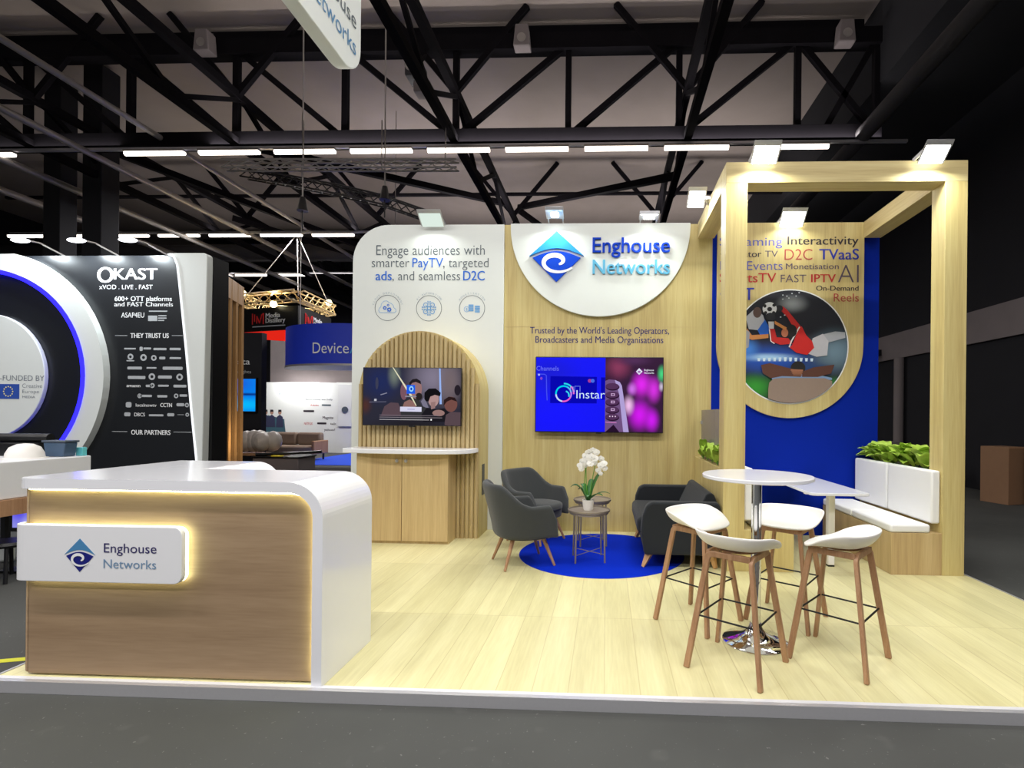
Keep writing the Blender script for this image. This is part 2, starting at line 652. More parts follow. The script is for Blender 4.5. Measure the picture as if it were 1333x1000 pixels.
def eye_emblem(parent, cx, cz, w, h, y, light, dark, white, depth):
    """diamond emblem: light roof, dark eye with a white swirl"""
    def P(u, v):
        return (cx + u * w / 2, cz + v * h / 2)
    arc = [P(-1 + 2 * k / 20, 0.02 + 0.30 * math.sin(PI * k / 20)) for k in range(21)]
    roof = MB().prism([P(0, 1)] + [p for p in arc], y, y + depth)
    roof.build('emblem_roof', light, parent)
    arc2 = [P(-0.88 + 1.76 * k / 20, -0.05 + 0.26 * math.sin(PI * k / 20)) for k in range(21)]
    eye = MB().prism(arc2 + [P(0, -1)], y, y + depth).build('emblem_eye', dark, parent)
    # the swirl: from the inner hook, over the top, round the left, out along the bottom to the right
    pts, hw = [], []
    for k in range(50):
        t = k / 49
        a = math.radians(-60 + 390 * t)
        r = 0.17 + 0.02 * t + 0.44 * t ** 1.1
        pts.append(P(0.0 + r * 1.05 * math.cos(a), -0.20 + r * 0.74 * math.sin(a)))
        hw.append(w * (0.016 + 0.028 * math.sin(PI * t ** 0.8)))
    mb = MB()
    ribbon_into(mb, pts, hw, y - 0.002)
    mb.build('emblem_swirl', white, eye)

# ================================================================== SETTING
BW = 6.40        # face of the stand's back wall
FZ = -0.06       # hall floor below the raised stand floor

fl = struct(MB().box(-26, -8, FZ - 0.1, 8.1, 27.2, FZ).build('floor', M['hall_floor']))
deck = struct(MB().box(-3.30, 2.63, FZ + 0.002, 3.345, 6.62, 0).build('floor_raised', M['floor']))
edge = MB()
edge.box(-3.31, 2.600, FZ + 0.001, 3.36, 2.628, 0.004)
lip = MB().box(-3.31, 2.6281, 0.0005, 3.36, 2.654, 0.0045)
struct(lip.build('trim_5', M['alu_lit']))
edge.box(3.347, 2.6281, FZ + 0.001, 3.36, 6.62, 0.004)
edge.box(-3.316, 2.6281, FZ + 0.001, -3.302, 6.62, 0.004)
struct(edge.build('trim_1', M['alu'], None))
struct(MB().box(-26, -8, 10.0, 5.6, 27.2, 10.2).build('ceiling', M['ceil']))
struct(MB().box(5.6, -8, 8.3, 8.1, 27.2, 8.5).build('ceiling_side', M['dark']))
struct(MB().box(5.5, -8, 8.3, 5.6, 27.2, 10.0).build('trim_2', M['dark']))
struct(MB().box(8.0, -8, FZ, 8.2, 27.2, 8.3).build('wall_right', M['dark']))
struct(MB().box(-26, 27.0, FZ, 8.2, 27.2, 10).build('wall_rear', M['dark']))
struct(MB().box(-26.2, -8, FZ, -26, 27.2, 10).build('wall_left', M['dark']))
band = MB().box(7.93, -4, 3.10, 7.999, 15.6, 3.80)
struct(band.build('trim_3', M['concrete']))
pipe = MB().cyl((7.86, 14.1, FZ), (7.86, 14.1, 3.09), 0.12, n=16)
tag(pipe.build('drainpipe', M['concrete'], smooth=True), 'grey drainpipe running down the dark hall wall behind the plants', 'pipe')
bkt = MB().box(7.0, 15.1, 3.28, 7.92, 15.3, 3.44)
tag(bkt.build('wall_bracket', M['black_metal']), 'short black beam sticking out of the grey band on the dark wall', 'bracket')

# roof steel ---------------------------------------------------------
TY = 10.7
top_z, bot_z = 9.24, 7.29
XS = [(-10.392, 8.377)[0], (-8.03, 8.342)[0], (-5.644, 8.307)[0], (-3.255, 8.271)[0], (-0.874, 8.236)[0], (1.435, 8.202)[0], (3.861, 8.166)[0], 5.45]
XL = [XS[0] - 2.33, XS[0] - 4.66]


def cross_truss(y, label, xs, dirs, x0, x1):
    t = thing('roof_truss', label, 'truss', (0, y, bot_z), 'roof trusses')
    MB().box(x0, y - 0.14, top_z - 0.16, x1, y + 0.14, top_z + 0.16).build('top_chord', M['truss'], t)
    MB().box(x0, y - 0.14, bot_z - 0.15, x1, y + 0.14, bot_z + 0.13).build('bottom_chord', M['truss'], t)
    MB().box(x0, y + 0.3, bot_z + 0.26, x1, y + 0.4, bot_z + 0.36).build('tie_bar', M['truss'], t)
    for x in xs:
        MB().box(x - 0.06, y - 0.06, bot_z, x + 0.06, y + 0.06, top_z).build('vertical_post', M['truss'], t)
    for (a, b, d) in dirs:
        if d > 0:
            MB().bar((a, y, bot_z), (b, y, top_z), 0.10, 0.12).build('diagonal_brace', M['truss'], t)
        else:
            MB().bar((a, y, top_z), (b, y, bot_z), 0.10, 0.12).build('diagonal_brace', M['truss'], t)
    return t


cross_truss(TY, 'nearest black steel roof truss crossing the hall above the front lamp row', XS + XL,
            [(XL[1], XL[0], -1), (XL[0], XS[0], -1), (XS[0], XS[1], -1), (XS[1], XS[2], -1), (XS[2], XS[3], -1), (XS[3], XS[4], 1),
             (XS[4], XS[5], 1), (XS[5], XS[6], 1), (XS[6], XS[7], -1), (XS[6] + 0.5, XS[7], 1)], -19, 5.5)
cross_truss(24.0, 'second black roof truss further back, seen low behind the nearest one', XS + XL,
            [(XL[0], XS[0], -1), (XS[0], XS[1], -1), (XS[1], XS[2], 1), (XS[2], XS[3], -1), (XS[3], XS[4], 1),
             (XS[4], XS[5], -1), (XS[5], XS[6], 1)], -24, 5.5)


def long_truss(x, label):
    t = thing('roof_girder', label, 'truss', (x, 1.0, 7.2), 'roof girders running to the back')
    for (nm, z) in (('bottom_chord', 7.2), ('top_chord', 8.2)):
        MB().box(x - 0.075, 1.0, z - 0.08, x + 0.075, 26.9, z + 0.08).build(nm, M['truss'], t)
    y = 2.0
    k = 0
    while y < 26:
        a, b = ((7.2, 8.2), (8.2, 7.2))[k % 2]
        MB().bar((x, y, a), (x, y + 1.75, b), 0.08, 0.09).build('web_brace', M['truss'], t)
        y += 1.75
        k += 1
    # raking struts up to the roof
    for yy in (4.0, 10.6, 17.2):
        MB().bar((x, yy, 8.2), (x + 1.5, yy, 9.98), 0.10, 0.12).build('raking_strut', M['truss'], t)
        MB().bar((x, yy, 8.2), (x - 1.5, yy, 9.98), 0.10, 0.12).build('raking_strut', M['truss'], t)


for x, lb in ((-12.5, 'black roof girder running to the back, over the dark columns'), (-7.95, 'black roof girder running to the back, over the black neighbouring stand'),
              (-3.24, 'black roof girder running to the back, over the white header panel'), (1.6, 'black roof girder running to the back, over the right end of the round sign')):
    long_truss(x, lb)
tag(MB().cyl((5.13, 0.5, 7.2), (5.13, 26.9, 7.2), 0.16, n=12).build('roof_pipe', M['truss_grey'], smooth=True),
    'thick dark grey pipe running to the back beside the dark wall', 'pipe')
for k, (y, z) in enumerate(((11.15, 9.86), (16.2, 8.49), (24.5, 9.86))):
    tag(MB().box(-20, y - 0.05, z - (0.1 if z > 9 else 0.04), 5.4, y + 0.05, z + (0.1 if z > 9 else 0.04)).build('purlin', M['truss']),
        ['purlin under the roof boards just above the nearest truss', 'thin horizontal bar hanging below the roof behind the front lamp row', 'purlin furthest back under the roof boards'][k], 'roof bar', 'purlins')
# sloping braces behind the first lamp row
for k, (p, q) in enumerate((((-3.1, 17.5, 8.6), (1.6, 12.5, 7.3)), ((-3.3, 16.5, 8.3), (-7.9, 11.2, 7.4)), ((-3.1, 17.5, 8.5), (-0.2, 21, 7.4)), ((-12.5, 16.5, 7.9), (-7.95, 20.5, 7.2)), ((-12.5, 12.5, 8.0), (-7.95, 17.5, 7.0)))):
    tag(MB().bar(p, q, 0.14, 0.16).build('roof_brace', M['truss']),
        ['long black brace rising leftwards behind the lamps above the round sign', 'black brace dropping to the left above the white header panel', 'short black brace behind the header lamp',
         'dark brace behind the columns, above the far lamp row', 'dark brace beside the columns under the first girder'][k], 'roof brace', 'roof braces')
# grey tubes stand in for lit roof beam edges over the left-hand stands
for k, (x, z, r) in enumerate(((-11.2, 7.0, 0.07), (-13.2, 6.9, 0.08), (-15.9, 7.2, 0.09), (-9.6, 7.3, 0.06))):
    tag(MB().cyl((x, 2.0, z), (x, 26.9, z), r, n=10).build('lit_beam_edge', M['rig'], smooth=True),
        ['grey pipe running back past the right side of the dark columns', 'grey pipe running back between the two dark columns', 'grey pipe running back at the far left edge of the roof', 'thin grey pipe running back above the big white word'][k], 'pipe', 'grey roof pipes')
# boxed columns at the left
for (px, lb) in (((-12.6, 12.2, 0.24), 'square black column nearest the visitor, rising behind the black stand wall'), ((-14.1, 12.6, 0.22), 'second black column to the left of the nearest one')):
    x, y, h = px
    o = MB().box(x - h, y - h, FZ, x + h, y + h, 9.9).build('column', M['dark'], bevel=0.02)
    tag(o, lb, 'column', 'black hall columns')
    o['kind'] = 'structure'
# tangle of ducts deep at the left
for k, (y, z, r) in enumerate(((19.5, 7.7, 0.3), (22.5, 8.6, 0.35))):
    tag(MB().cyl((-25, y, z), (-8.6, y, z), r, n=16).build('air_duct', M['truss_grey'], smooth=True),
        ['lower dark round duct crossing behind the columns', 'upper dark round duct crossing behind the columns'][k], 'duct', 'ducts')

# lamp rows ----------------------------------------------------------
def lamp_row(y, z, xs, where, rail):
    x0, x1 = rail
    tag(MB().box(x0, y - 0.03, z + 0.045, x1, y + 0.03, z + 0.10).build('light_rail', M['alu']), 'thin grey rail carrying the ' + where + ' lamps', 'rail', 'lamp rails')
    n = len(xs)
    words = ['first', 'second', 'third', 'fourth', 'fifth', 'sixth', 'seventh', 'eighth', 'ninth', 'tenth', 'eleventh', 'twelfth']
    for i, x in enumerate(xs):
        t = thing('strip_light', words[i] + ' lit strip light from the left in the ' + where + ' row', 'ceiling light', (x, y, z), 'strip lights of the ' + where + ' row')
        MB().box(x - 0.66, y - 0.06, z + 0.01, x + 0.66, y + 0.06, z + 0.05).build('housing', M['rig'], t)
        MB().cyl((x - 0.65, y, z - 0.015), (x + 0.65, y, z - 0.015), 0.05, n=10).build('tube', M['tube'], t, smooth=True)


fx = [(-13.51, 7.09)[0]] + [(-9.714, 7.051)[0] + 1.642 * k for k in range(9)]
lamp_row(10.55, 6.98, fx[:-1] + [(3.788, 6.9)[0]], 'front', (-13.2, 6.0))
lamp_row(15.5, 6.98, [(-18.394, 6.975)[0] + 1.645 * k for k in range(7)], 'second', (-19, 3))
lamp_row(20.8, 7.2, [(-16.578, 7.158)[0] + 1.65 * k for k in range(3)], 'farthest', (-18, 2))

# little speakers on the top chord
for k, px in enumerate((((-8.506, 10.4, 9.191)), ((-1.806, 10.4, 9.161)), ((4.679, 10.4, 9.131)))):
    x, y, z = px
    t = thing('loudspeaker', ['small grey loudspeaker on the roof truss above the black stand', 'small grey loudspeaker on the roof truss above the round sign', 'small grey loudspeaker on the roof truss above the wooden frame'][k],
              'loudspeaker', (x, y, z), 'roof loudspeakers')
    MB().prism([(x - 0.13, z + 0.22), (x + 0.13, z + 0.22), (x + 0.17, z - 0.22), (x - 0.17, z - 0.22)], y - 0.12, y + 0.13).build('cabinet_body', M['concrete'], t, bevel=0.02)
    MB().cyl((x, y - 0.13, z - 0.06), (x, y - 0.12, z - 0.06), 0.09, n=20).build('cone', M['rig'], t)
    MB().bar((x, y, z + 0.2), (x, y + 0.2, z + 0.32), 0.05).build('bracket', M['truss_grey'], t)
# projector hanging in front of the truss
x, y, z = (-3.708, 9.6, 7.948)
t = thing('hall_floodlight', 'grey hall floodlight hanging in the roof steel left of centre', 'floodlight', (x, y, z))
MB().box(x - 0.14, y - 0.2, z - 0.16, x + 0.16, y + 0.2, z + 0.16).build('housing', M['truss_grey'], t, bevel=0.03)
MB().cyl((x - 0.02, y - 0.22, z + 0.02), (x - 0.02, y - 0.2, z + 0.02), 0.11, n=20).build('lens', M['rig'], t)
MB().box(x + 0.0, y - 0.12, z - 0.42, x + 0.32, y + 0.16, z - 0.22).build('gear_box', M['concrete'], t, bevel=0.02)
MB().bar((x, y, z + 0.1), (x - 0.1, y + 0.8, z + 0.9), 0.05).build('arm', M['truss'], t)
MB().bar((x + 0.16, y, z - 0.3), (x + 0.45, y + 0.3, z - 0.75), 0.10).build('strut', M['truss_grey'], t)


def lattice(parent, p, q, h, m, n, r=0.025, name='lattice_girder'):
    """four-chord rigging girder between two points"""
    p, q = Vector(p), Vector(q)
    d = (q - p).normalized()
    s = d.cross(Vector((0, 0, 1))).normalized() * h / 2
    u = Vector((0, 0, h / 2))
    mb = MB()
    cs = [s + u, -s + u, -s - u, s - u]
    for c in cs:
        mb.tube([p + c, q + c], r, 6)
    for i in range(n):
        a = p + (q - p) * (i / n)
        b = p + (q - p) * ((i + 1) / n)
        for k in range(4):
            mb.tube([a + cs[k], b + cs[(k + 1) % 4]], r * 0.6, 5)
    return mb.build(name, m, parent)


a, b = (-7.754, 10, 6.424), (-2.996, 10, 6.38)
t = thing('rigging_truss', 'straight aluminium rigging girder hanging below the front lamp row', 'truss', a)
lattice(t, a, b, 0.16, M['rig'], 16, 0.018)
for px in (((-6.126, 10, 6.701)), ((-4.53, 10, 6.685)), ((-3.245, 10, 6.672))):
    MB().tube([(px[0], 10.0, px[2] + 0.6), (px[0], 10.0, b[2])], 0.012, 6).build('hanger', M['rig'], t)
# curved dark rigging
pts = [(-8.806, 12, 7.21), (-7.281, 11.4, 6.737), (-5.952, 11, 6.34), (-4.831, 10.8, 6.013), (-3.753, 10.6, 5.583)]
t = thing('curved_rigging_truss', 'dark curved rigging girder hanging over the aisle beside the header panel', 'truss', pts[0])
for p, q in zip(pts[:-1], pts[1:]):
    lattice(t, p, q, 0.20, M['rig_dark'], 5, 0.02, 'girder_section')
for k, (px, py0, py1) in enumerate(((394, 218, 275), (501, 218, 300))):
    p0, p1 = ((-6.272, 10.2, 7.528), (-6.254, 10.2, 5.77)) if k == 0 else ((-4.564, 10.2, 7.506), (-4.549, 10.2, 5.978))
    t = thing('chain_hoist', ['black chain hoist hanging left of the header panel', 'black chain hoist hanging above the header panel corner'][k], 'hoist', p1, 'chain hoists')
    MB().tube([(p0[0], p0[1], 9.99), p1], 0.014, 6).build('chain', M['rig'], t)
    MB().lathe([(0.0, 0.10), (0.05, 0.08), (0.09, -0.14), (0.11, -0.2), (0.0, -0.2)], (p1[0], p1[1]), 12, p1[2]).build('hoist_body', M['black'], t, smooth=True)
    MB().tube([(p1[0], p1[1], p1[2] - 0.2), (p1[0], p1[1], p1[2] - 0.55)], 0.012, 6).build('hook', M['rig_dark'], t)

# ================================================================== STAND WALLS
wb = MB().box(-1.31, BW, 0, 1.29, BW + 0.12, 3.845)
struct(wb.build('wall_back', M['oak']))
seam = MB()
for x in (-0.10,):
    seam.box(x - 0.002, BW - 0.0012, 0.0, x + 0.002, BW - 0.0002, 1.22)
seam.box(-1.30, BW - 0.0012, 2.56, 1.10, BW - 0.0002, 2.563)
struct(seam.build('trim_4', M['oak_cab']))

# --- white header panel with rounded corner
hp = thing('header_panel', 'tall white header panel with rounded corner, three round icons and slogan', 'panel', (-2.28, BW, 0))
MB().prism(rrect(-3.25, 0, -1.312, 3.845, 0.46, 12, (0, 0, 0, 1)), BW - 0.02, BW + 0.12).build('panel_board', M['wall_white'], hp, bevel=0.004)
yy = BW - 0.0225
text(hp, 'Engage audiences with', [-2.947, -1.558, 3.461, 3.588], yy, M['ink'], -0.008)
text(hp, 'smarter', [-3.005, -2.519, 3.307, 3.424], yy, M['ink'], -0.008)
text(hp, 'PayTV', [-2.48, -2.086, 3.306, 3.423], yy, M['ink_blue'], 0.0)
text(hp, ', targeted', [-2.086, -1.508, 3.305, 3.422], yy, M['ink'], -0.008)
text(hp, 'ads', [-2.953, -2.745, 3.141, 3.258], yy, M['ink_blue'], 0.012)
text(hp, ', and seamless', [-2.735, -1.868, 3.141, 3.257], yy, M['ink'], -0.008)
text(hp, 'D2C', [-1.829, -1.555, 3.14, 3.257], yy, M['ink_blue'], 0.012)
ICW = 0.158


def arc_text(parent, s, cx, cz, r, y, m, h, span):
    mb = MB()
    n = len(s)
    for i, ch in enumerate(s):
        if ch == ' ':
            continue
        a = PI / 2 + span / 2 - span * i / (n - 1)
        v, f = glyphs(ch)
        sc_ = h / cap_height()
        w = max(p[0] for p in v) + min(p[0] for p in v)
        pts = []
        for p in v:
            u, q = (p[0] - w / 2) * sc_, p[1] * sc_
            ca, sa = math.cos(a - PI / 2), math.sin(a - PI / 2)
            pts.append((cx + r * math.cos(a) + u * ca - q * sa, y, cz + r * math.sin(a) + u * sa + q * ca))
        mb.add(pts, f)
    return mb.build('lettering', m, parent)


def cog_into(mb, cx, cz, r, y, n=8):
    poly = []
    for k in range(n * 4):
        a = 2 * PI * k / (n * 4)
        rr = r if (k % 4) in (0, 1) else r * 0.76
        poly.append((cx + rr * math.cos(a), cz + rr * math.sin(a)))
    k = len(poly)
    inner = [(cx + r * 0.36 * math.cos(2 * PI * i / k), cz + r * 0.36 * math.sin(2 * PI * i / k)) for i in range(k)]
    vs = [(u, y, v) for u, v in poly] + [(u, y, v) for u, v in inner]
    mb.add(vs, [(i, (i + 1) % k, k + (i + 1) % k, k + i) for i in range(k)])


for k, (c, word) in enumerate((((-2.795, 2.79), 'CLOUD DEPLOYMENT'), ((-2.262, 2.786), 'AI AUTOMATION'), ((-1.712, 2.787), 'MONETISATION'))):
    cx, cz = c
    mb = MB()
    ring_into(mb, cx, cz, ICW, ICW + 0.006, yy)
    ic = mb.build('icon_ring', M['ink'], hp)
    arc_text(ic, word, cx, cz, ICW + 0.022, yy, M['ink_light'], 0.022, math.radians([150, 105, 110][k]))
    mb = MB()
    if k == 0:
        pts = [(-0.10, -0.06), (-0.115, -0.03), (-0.10, 0.0), (-0.085, 0.015), (-0.08, 0.05), (-0.05, 0.085), (-0.01, 0.09), (0.025, 0.065), (0.05, 0.055), (0.075, 0.03), (0.08, 0.005), (0.11, -0.02), (0.11, -0.045), (0.09, -0.06), (-0.10, -0.06)]
        ribbon_into(mb, [(cx + u, cz + v) for u, v in pts], 0.003, yy)
        mb.build('icon_drawing', M['icon_blue'], ic)
        mb = MB()
        cog_into(mb, cx - 0.035, cz + 0.0, 0.026, yy)
        cog_into(mb, cx + 0.022, cz - 0.022, 0.032, yy)
        cog_into(mb, cx + 0.008, cz + 0.036, 0.017, yy)
        mb.build('icon_cogs', M['ink_blue'], ic)
    elif k == 1:
        ring_into(mb, cx, cz, 0.014, 0.028, yy, 24)
        for q in range(4):
            a = PI / 4 + q * PI / 2
            u, v = cx + 0.06 * math.cos(a), cz + 0.06 * math.sin(a)
            ring_into(mb, u, v, 0.022, 0.032, yy, 20)
            ribbon_into(mb, [(cx + 0.03 * math.cos(a), cz + 0.03 * math.sin(a)), (u, v)], 0.004, yy)
            for s in (-1, 1):
                b2 = a + s * 0.62
                e1 = (cx + 0.085 * math.cos(b2), cz + 0.085 * math.sin(b2))
                ribbon_into(mb, [(cx + 0.05 * math.cos(b2), cz + 0.05 * math.sin(b2)), e1], 0.003, yy)
                ring_into(mb, e1[0], e1[1], 0.004, 0.010, yy, 12)
        mb.build('icon_drawing', M['icon_blue'], ic)
    else:
        for (u0, u1, v0, v1) in ((-0.045, 0.02, -0.04, 0.05), (0.035, 0.10, -0.055, 0.035)):
            for j in range(4):
                z0 = v0 + (v1 - v0) * j / 4
                mb.add([(cx + p, yy, cz + q) for p, q in rrect(u0, z0 + 0.002, u1, z0 + (v1 - v0) / 4 - 0.002, 0.006, 3)], [tuple(range(16))])
        mb.build('icon_drawing', M['icon_blue'], ic)
        mb = MB()
        ring_into(mb, cx - 0.068, cz - 0.012, 0.030, 0.036, yy - 0.001, 24)
        text_into(mb, '$', cx - 0.078, cx - 0.058, cz - 0.028, cz + 0.004, yy - 0.001)
        mb.build('icon_coin', M['icon_blue'], ic)

# --- slatted arch standing out from the header panel
ar = thing('slatted_arch', 'oak slatted arch standing out from the white header panel', 'arch', (-2.21, 5.9, 0))
AX, AZ, AR_ = -2.21, 1.705, 0.72
outl = [(AX - AR_, 0), (AX + AR_, 0)] + [(AX + AR_ * math.cos(PI * k / 40), AZ + AR_ * math.sin(PI * k / 40)) for k in range(41)]
MB().prism(outl, 5.93, BW - 0.022).build('arch_body', M['oak'], ar)
mb = MB()
nr = 27
wv = 2 * AR_ / nr
for i in range(nr):
    xa = AX - AR_ + wv * i + 0.004
    xb = xa + wv - 0.010
    xm = (xa + xb) / 2
    d = max(abs(xa - AX), abs(xb - AX)) - 0.002
    zt = AZ + math.sqrt(max(0.0, AR_ ** 2 - d ** 2)) - 0.004
    prof = [(xa, 5.929)] + [(xm + (xb - xa) / 2 * math.cos(PI - PI * k / 6), 5.915 - 0.016 * math.sin(PI * k / 6)) for k in range(7)] + [(xb, 5.929)]
    mb.prism(prof, 0.0, zt, 'z')
mb.build('slat_front', M['slat'], ar)
MB().box(-1.4899, 6.07, 0.48, -1.486, 6.19, 0.85).build('socket_recess', M['black'], ar)

# --- cabinet under the smaller screen
cb = thing('cabinet', 'oak two-door cabinet with white top under the smaller screen', 'cabinet', (-2.27, 5.75, 0))
MB().box(-2.79, 5.622, 0.0, -1.75, 5.896, 1.005).build('body', M['oak_cab'], cb)
for k, (x0, x1) in enumerate(((-2.788, -2.277), (-2.271, -1.753))):
    dr = MB().box(x0, 5.600, 0.03, x1, 5.621, 1.0).build('door', M['oak_cab'], cb, bevel=0.002)
    kx = -2.325 if k == 0 else -2.222
    kn = MB().tube([(kx, 5.602, 0.925), (kx, 5.588, 0.925), (kx, 5.583, 0.925), (kx, 5.572, 0.925)], [0.008, 0.008, 0.02, 0.016], 16)
    kn.build('knob', M['alu'], dr, smooth=True)
outl = [(-2.93, 5.896), (-2.93, 5.56), (-2.6, 5.50), (-2.2, 5.475), (-1.85, 5.49), (-1.66, 5.54), (-1.555, 5.62), (-1.50, 5.73), (-1.49, 5.896)]
MB().prism(outl, 1.008, 1.058, 'z').build('worktop', M['gloss_white'], cb, bevel=0.006)


# --- screens
def tv(name, label, cx, cz, w, h, y, thick):
    t = thing(name, label, 'television', (cx, y, cz))
    MB().box(cx - w / 2, y, cz - h / 2, cx + w / 2, y + thick, cz + h / 2).build('casing', M['black'], t, bevel=0.006)
    MB().box(cx - w * 0.3, y + thick, cz - h * 0.3, cx + w * 0.3, y + thick + 0.05, cz + h * 0.3).build('wall_mount', M['black_metal'], t)
    MB().box(cx - 0.035, y + 0.004, cz - h / 2 - 0.014, cx + 0.035, y + 0.02, cz - h / 2).build('logo_tab', M['black'], t)
    return t


E_ = {}


def em(r, g, b, s=1.0):
    k = (r, g, b, s)
    if k not in E_:
        E_[k] = emit('screen colour %d %d %d' % (r, g, b), srgb(r, g, b), s)
    return E_[k]


def px_ell(cu, cv, ru, rv, n=28):
    return [(cu + ru * math.cos(2 * PI * k / n), cv + rv * math.sin(2 * PI * k / n)) for k in range(n)]


class Layers:
    """flat picture areas laid one over the other on a board"""

    def __init__(self, cx, cz, cu, cv, s, y, circle=None):
        self.k, self.y, self.circle = 0, y, circle
        self.mb, self.mats = MB(), []
        self.f = lambda u, v: (cx + (u - cu) * s, cz - (v - cv) * s)

    def poly(self, pts, m):
        if self.circle:
            cu, cv, r = self.circle
            dense = []
            for i in range(len(pts)):
                a, b = pts[i], pts[(i + 1) % len(pts)]
                for q in range(4):
                    dense.append((a[0] + (b[0] - a[0]) * q / 4, a[1] + (b[1] - a[1]) * q / 4))
            pts = []
            for u, v in dense:
                d = math.hypot(u - cu, v - cv)
                if d > r:
                    u, v = cu + (u - cu) * r / d, cv + (v - cv) * r / d
                pts.append((u, v))
        if m not in self.mats:
            self.mats.append(m)
        self.mb.slot = self.mats.index(m)
        self.k += 1
        y = self.y - 0.0004 * self.k
        self.mb.add([(*(lambda p: (p[0], y, p[1]))(self.f(u, v)),) for u, v in pts], [tuple(range(len(pts)))])

    def line(self, pts, hw, m):
        if m not in self.mats:
            self.mats.append(m)
        self.mb.slot = self.mats.index(m)
        self.k += 1
        P = [self.f(u, v) for u, v in pts]
        ribbon_into(self.mb, P, hw, self.y - 0.0004 * self.k)

    def text(self, s, u0, u1, v0, v1, m, off=0.0):
        if m not in self.mats:
            self.mats.append(m)
        self.mb.slot = self.mats.index(m)
        self.k += 1
        a, b = self.f(u0, v0), self.f(u1, v1)
        text_into(self.mb, s, a[0], b[0], a[1], b[1], self.y - 0.0004 * self.k, off)

    def done(self, name, parent):
        mb = self.mb
        o = mb.build(name, self.mats, parent)
        return o


# smaller screen on the slats
c1 = (-2.247, 1.647)
tv1 = tv('television', 'smaller wall screen on the oak slats, showing people on a sofa', c1[0], c1[1], 1.152, 0.672, 5.80, 0.045)
sc1 = (1.15 / 1132)
S = lambda u: (u - 684) * sc1
T = lambda v: -(v - 417) * sc1
pic = picture('screen picture of a dim living room', srgb(34, 34, 50), [
    (S(330), T(250), 0.36, 0.34, srgb(20, 34, 84)), (S(930), T(200), 0.42, 0.42, srgb(126, 118, 138)), (S(1120), T(250), 0.2, 0.4, srgb(112, 98, 102)),
    (S(480), T(170), 0.10, 0.2, srgb(110, 120, 110)), (S(150), T(520), 0.10, 0.14, srgb(74, 40, 34)), (S(700), T(760), 0.7, 0.16, srgb(18, 14, 22))], 1.0)
scr = MB().box(c1[0] - 0.568, 5.7985, c1[1] - 0.328, c1[0] + 0.568, 5.7999, c1[1] + 0.328)
scr1 = scr.build('screen', pic, tv1)
L1 = Layers(c1[0], c1[1], 684, 417, sc1, 5.798)
L1.poly([(330, 640), (370, 530), (440, 485), (530, 490), (560, 560), (560, 640)], em(88, 70, 78))
L1.poly([(995, 95), (1012, 95), (1030, 500), (1005, 500)], em(150, 180, 240))
L1.poly([(790, 470), (830, 420), (880, 540), (830, 560)], em(120, 116, 136))
L1.poly([(560, 640), (560, 520), (640, 440), (760, 440), (800, 520), (900, 560), (900, 690), (560, 690)], em(52, 52, 54))
L1.poly(px_ell(595, 360, 42, 95), em(120, 84, 96))
L1.poly(px_ell(735, 330, 66, 110), em(150, 112, 112))
L1.poly([(655, 260), (690, 220), (740, 212), (785, 240), (790, 275), (730, 250), (690, 262), (660, 300)], em(34, 30, 34))
L1.poly(px_ell(768, 415, 38, 42), em(40, 34, 36))
L1.poly([(580, 540), (600, 480), (660, 450), (720, 480), (740, 540)], em(140, 104, 100))
L1.poly([(800, 620), (860, 540), (960, 560), (1060, 545), (1120, 600), (1100, 700), (820, 700)], em(28, 26, 32))
L1.poly(px_ell(935, 440, 62, 90), em(176, 142, 140))
L1.poly([(830, 440), (832, 370), (880, 325), (960, 322), (1018, 370), (1010, 410), (950, 395), (900, 415), (880, 470), (850, 470)], em(20, 18, 22))
L1.poly([(905, 480), (960, 470), (955, 545), (910, 560)], em(150, 118, 116))
L1.poly(px_ell(995, 600, 70, 36), em(150, 118, 114))
L1.poly(px_ell(1135, 500, 74, 86), em(116, 76, 70))
L1.poly([(1052, 520), (1056, 450), (1110, 414), (1180, 424), (1208, 470), (1140, 448), (1090, 470)], em(44, 28, 28))
L1.poly([(1065, 720), (1080, 620), (1140, 585), (1246, 590), (1246, 740), (1070, 740)], em(86, 70, 76))
L1.poly(px_ell(1210, 340, 36, 60), em(38, 32, 40))
L1.poly(px_ell(285, 270, 18, 70), em(60, 62, 84))
L1.poly([(325, 395), (400, 372), (405, 382), (330, 405)], em(130, 130, 150))
L1.poly([(255, 445), (283, 445), (283, 470), (255, 470)], em(190, 190, 200))
L1.poly([(200, 478), (395, 474), (395, 482), (200, 488)], em(96, 96, 116))
L1.poly([(462, 85), (472, 85), (690, 400), (705, 440), (745, 520), (735, 520), (690, 445)], em(226, 222, 190))
L1.poly([(628, 285), (726, 285), (726, 385), (628, 385)], em(30, 92, 226))
L1.poly(px_ell(682, 330, 26, 32), em(150, 210, 250))
L1.poly(px_ell(682, 330, 12, 16), em(20, 60, 190))
L1.poly([(612, 408), (742, 408), (742, 422), (612, 422)], em(140, 140, 156))
L1.poly([(556, 532), (802, 534), (802, 588), (556, 586)], em(214, 212, 236))
L1.line([(640, 560), (725, 561)], 0.004, em(150, 150, 200))
L1.line([(320, 628), (760, 634), (1010, 630)], 0.0035, em(120, 110, 120))
L1.line([(320, 652), (1040, 655)], 0.0025, em(150, 140, 146))
L1.line([(320, 678), (890, 680)], 0.003, em(190, 186, 190))
L1.poly(px_ell(914, 677, 9, 11), em(240, 240, 240))
L1.done('screen_picture', scr1)

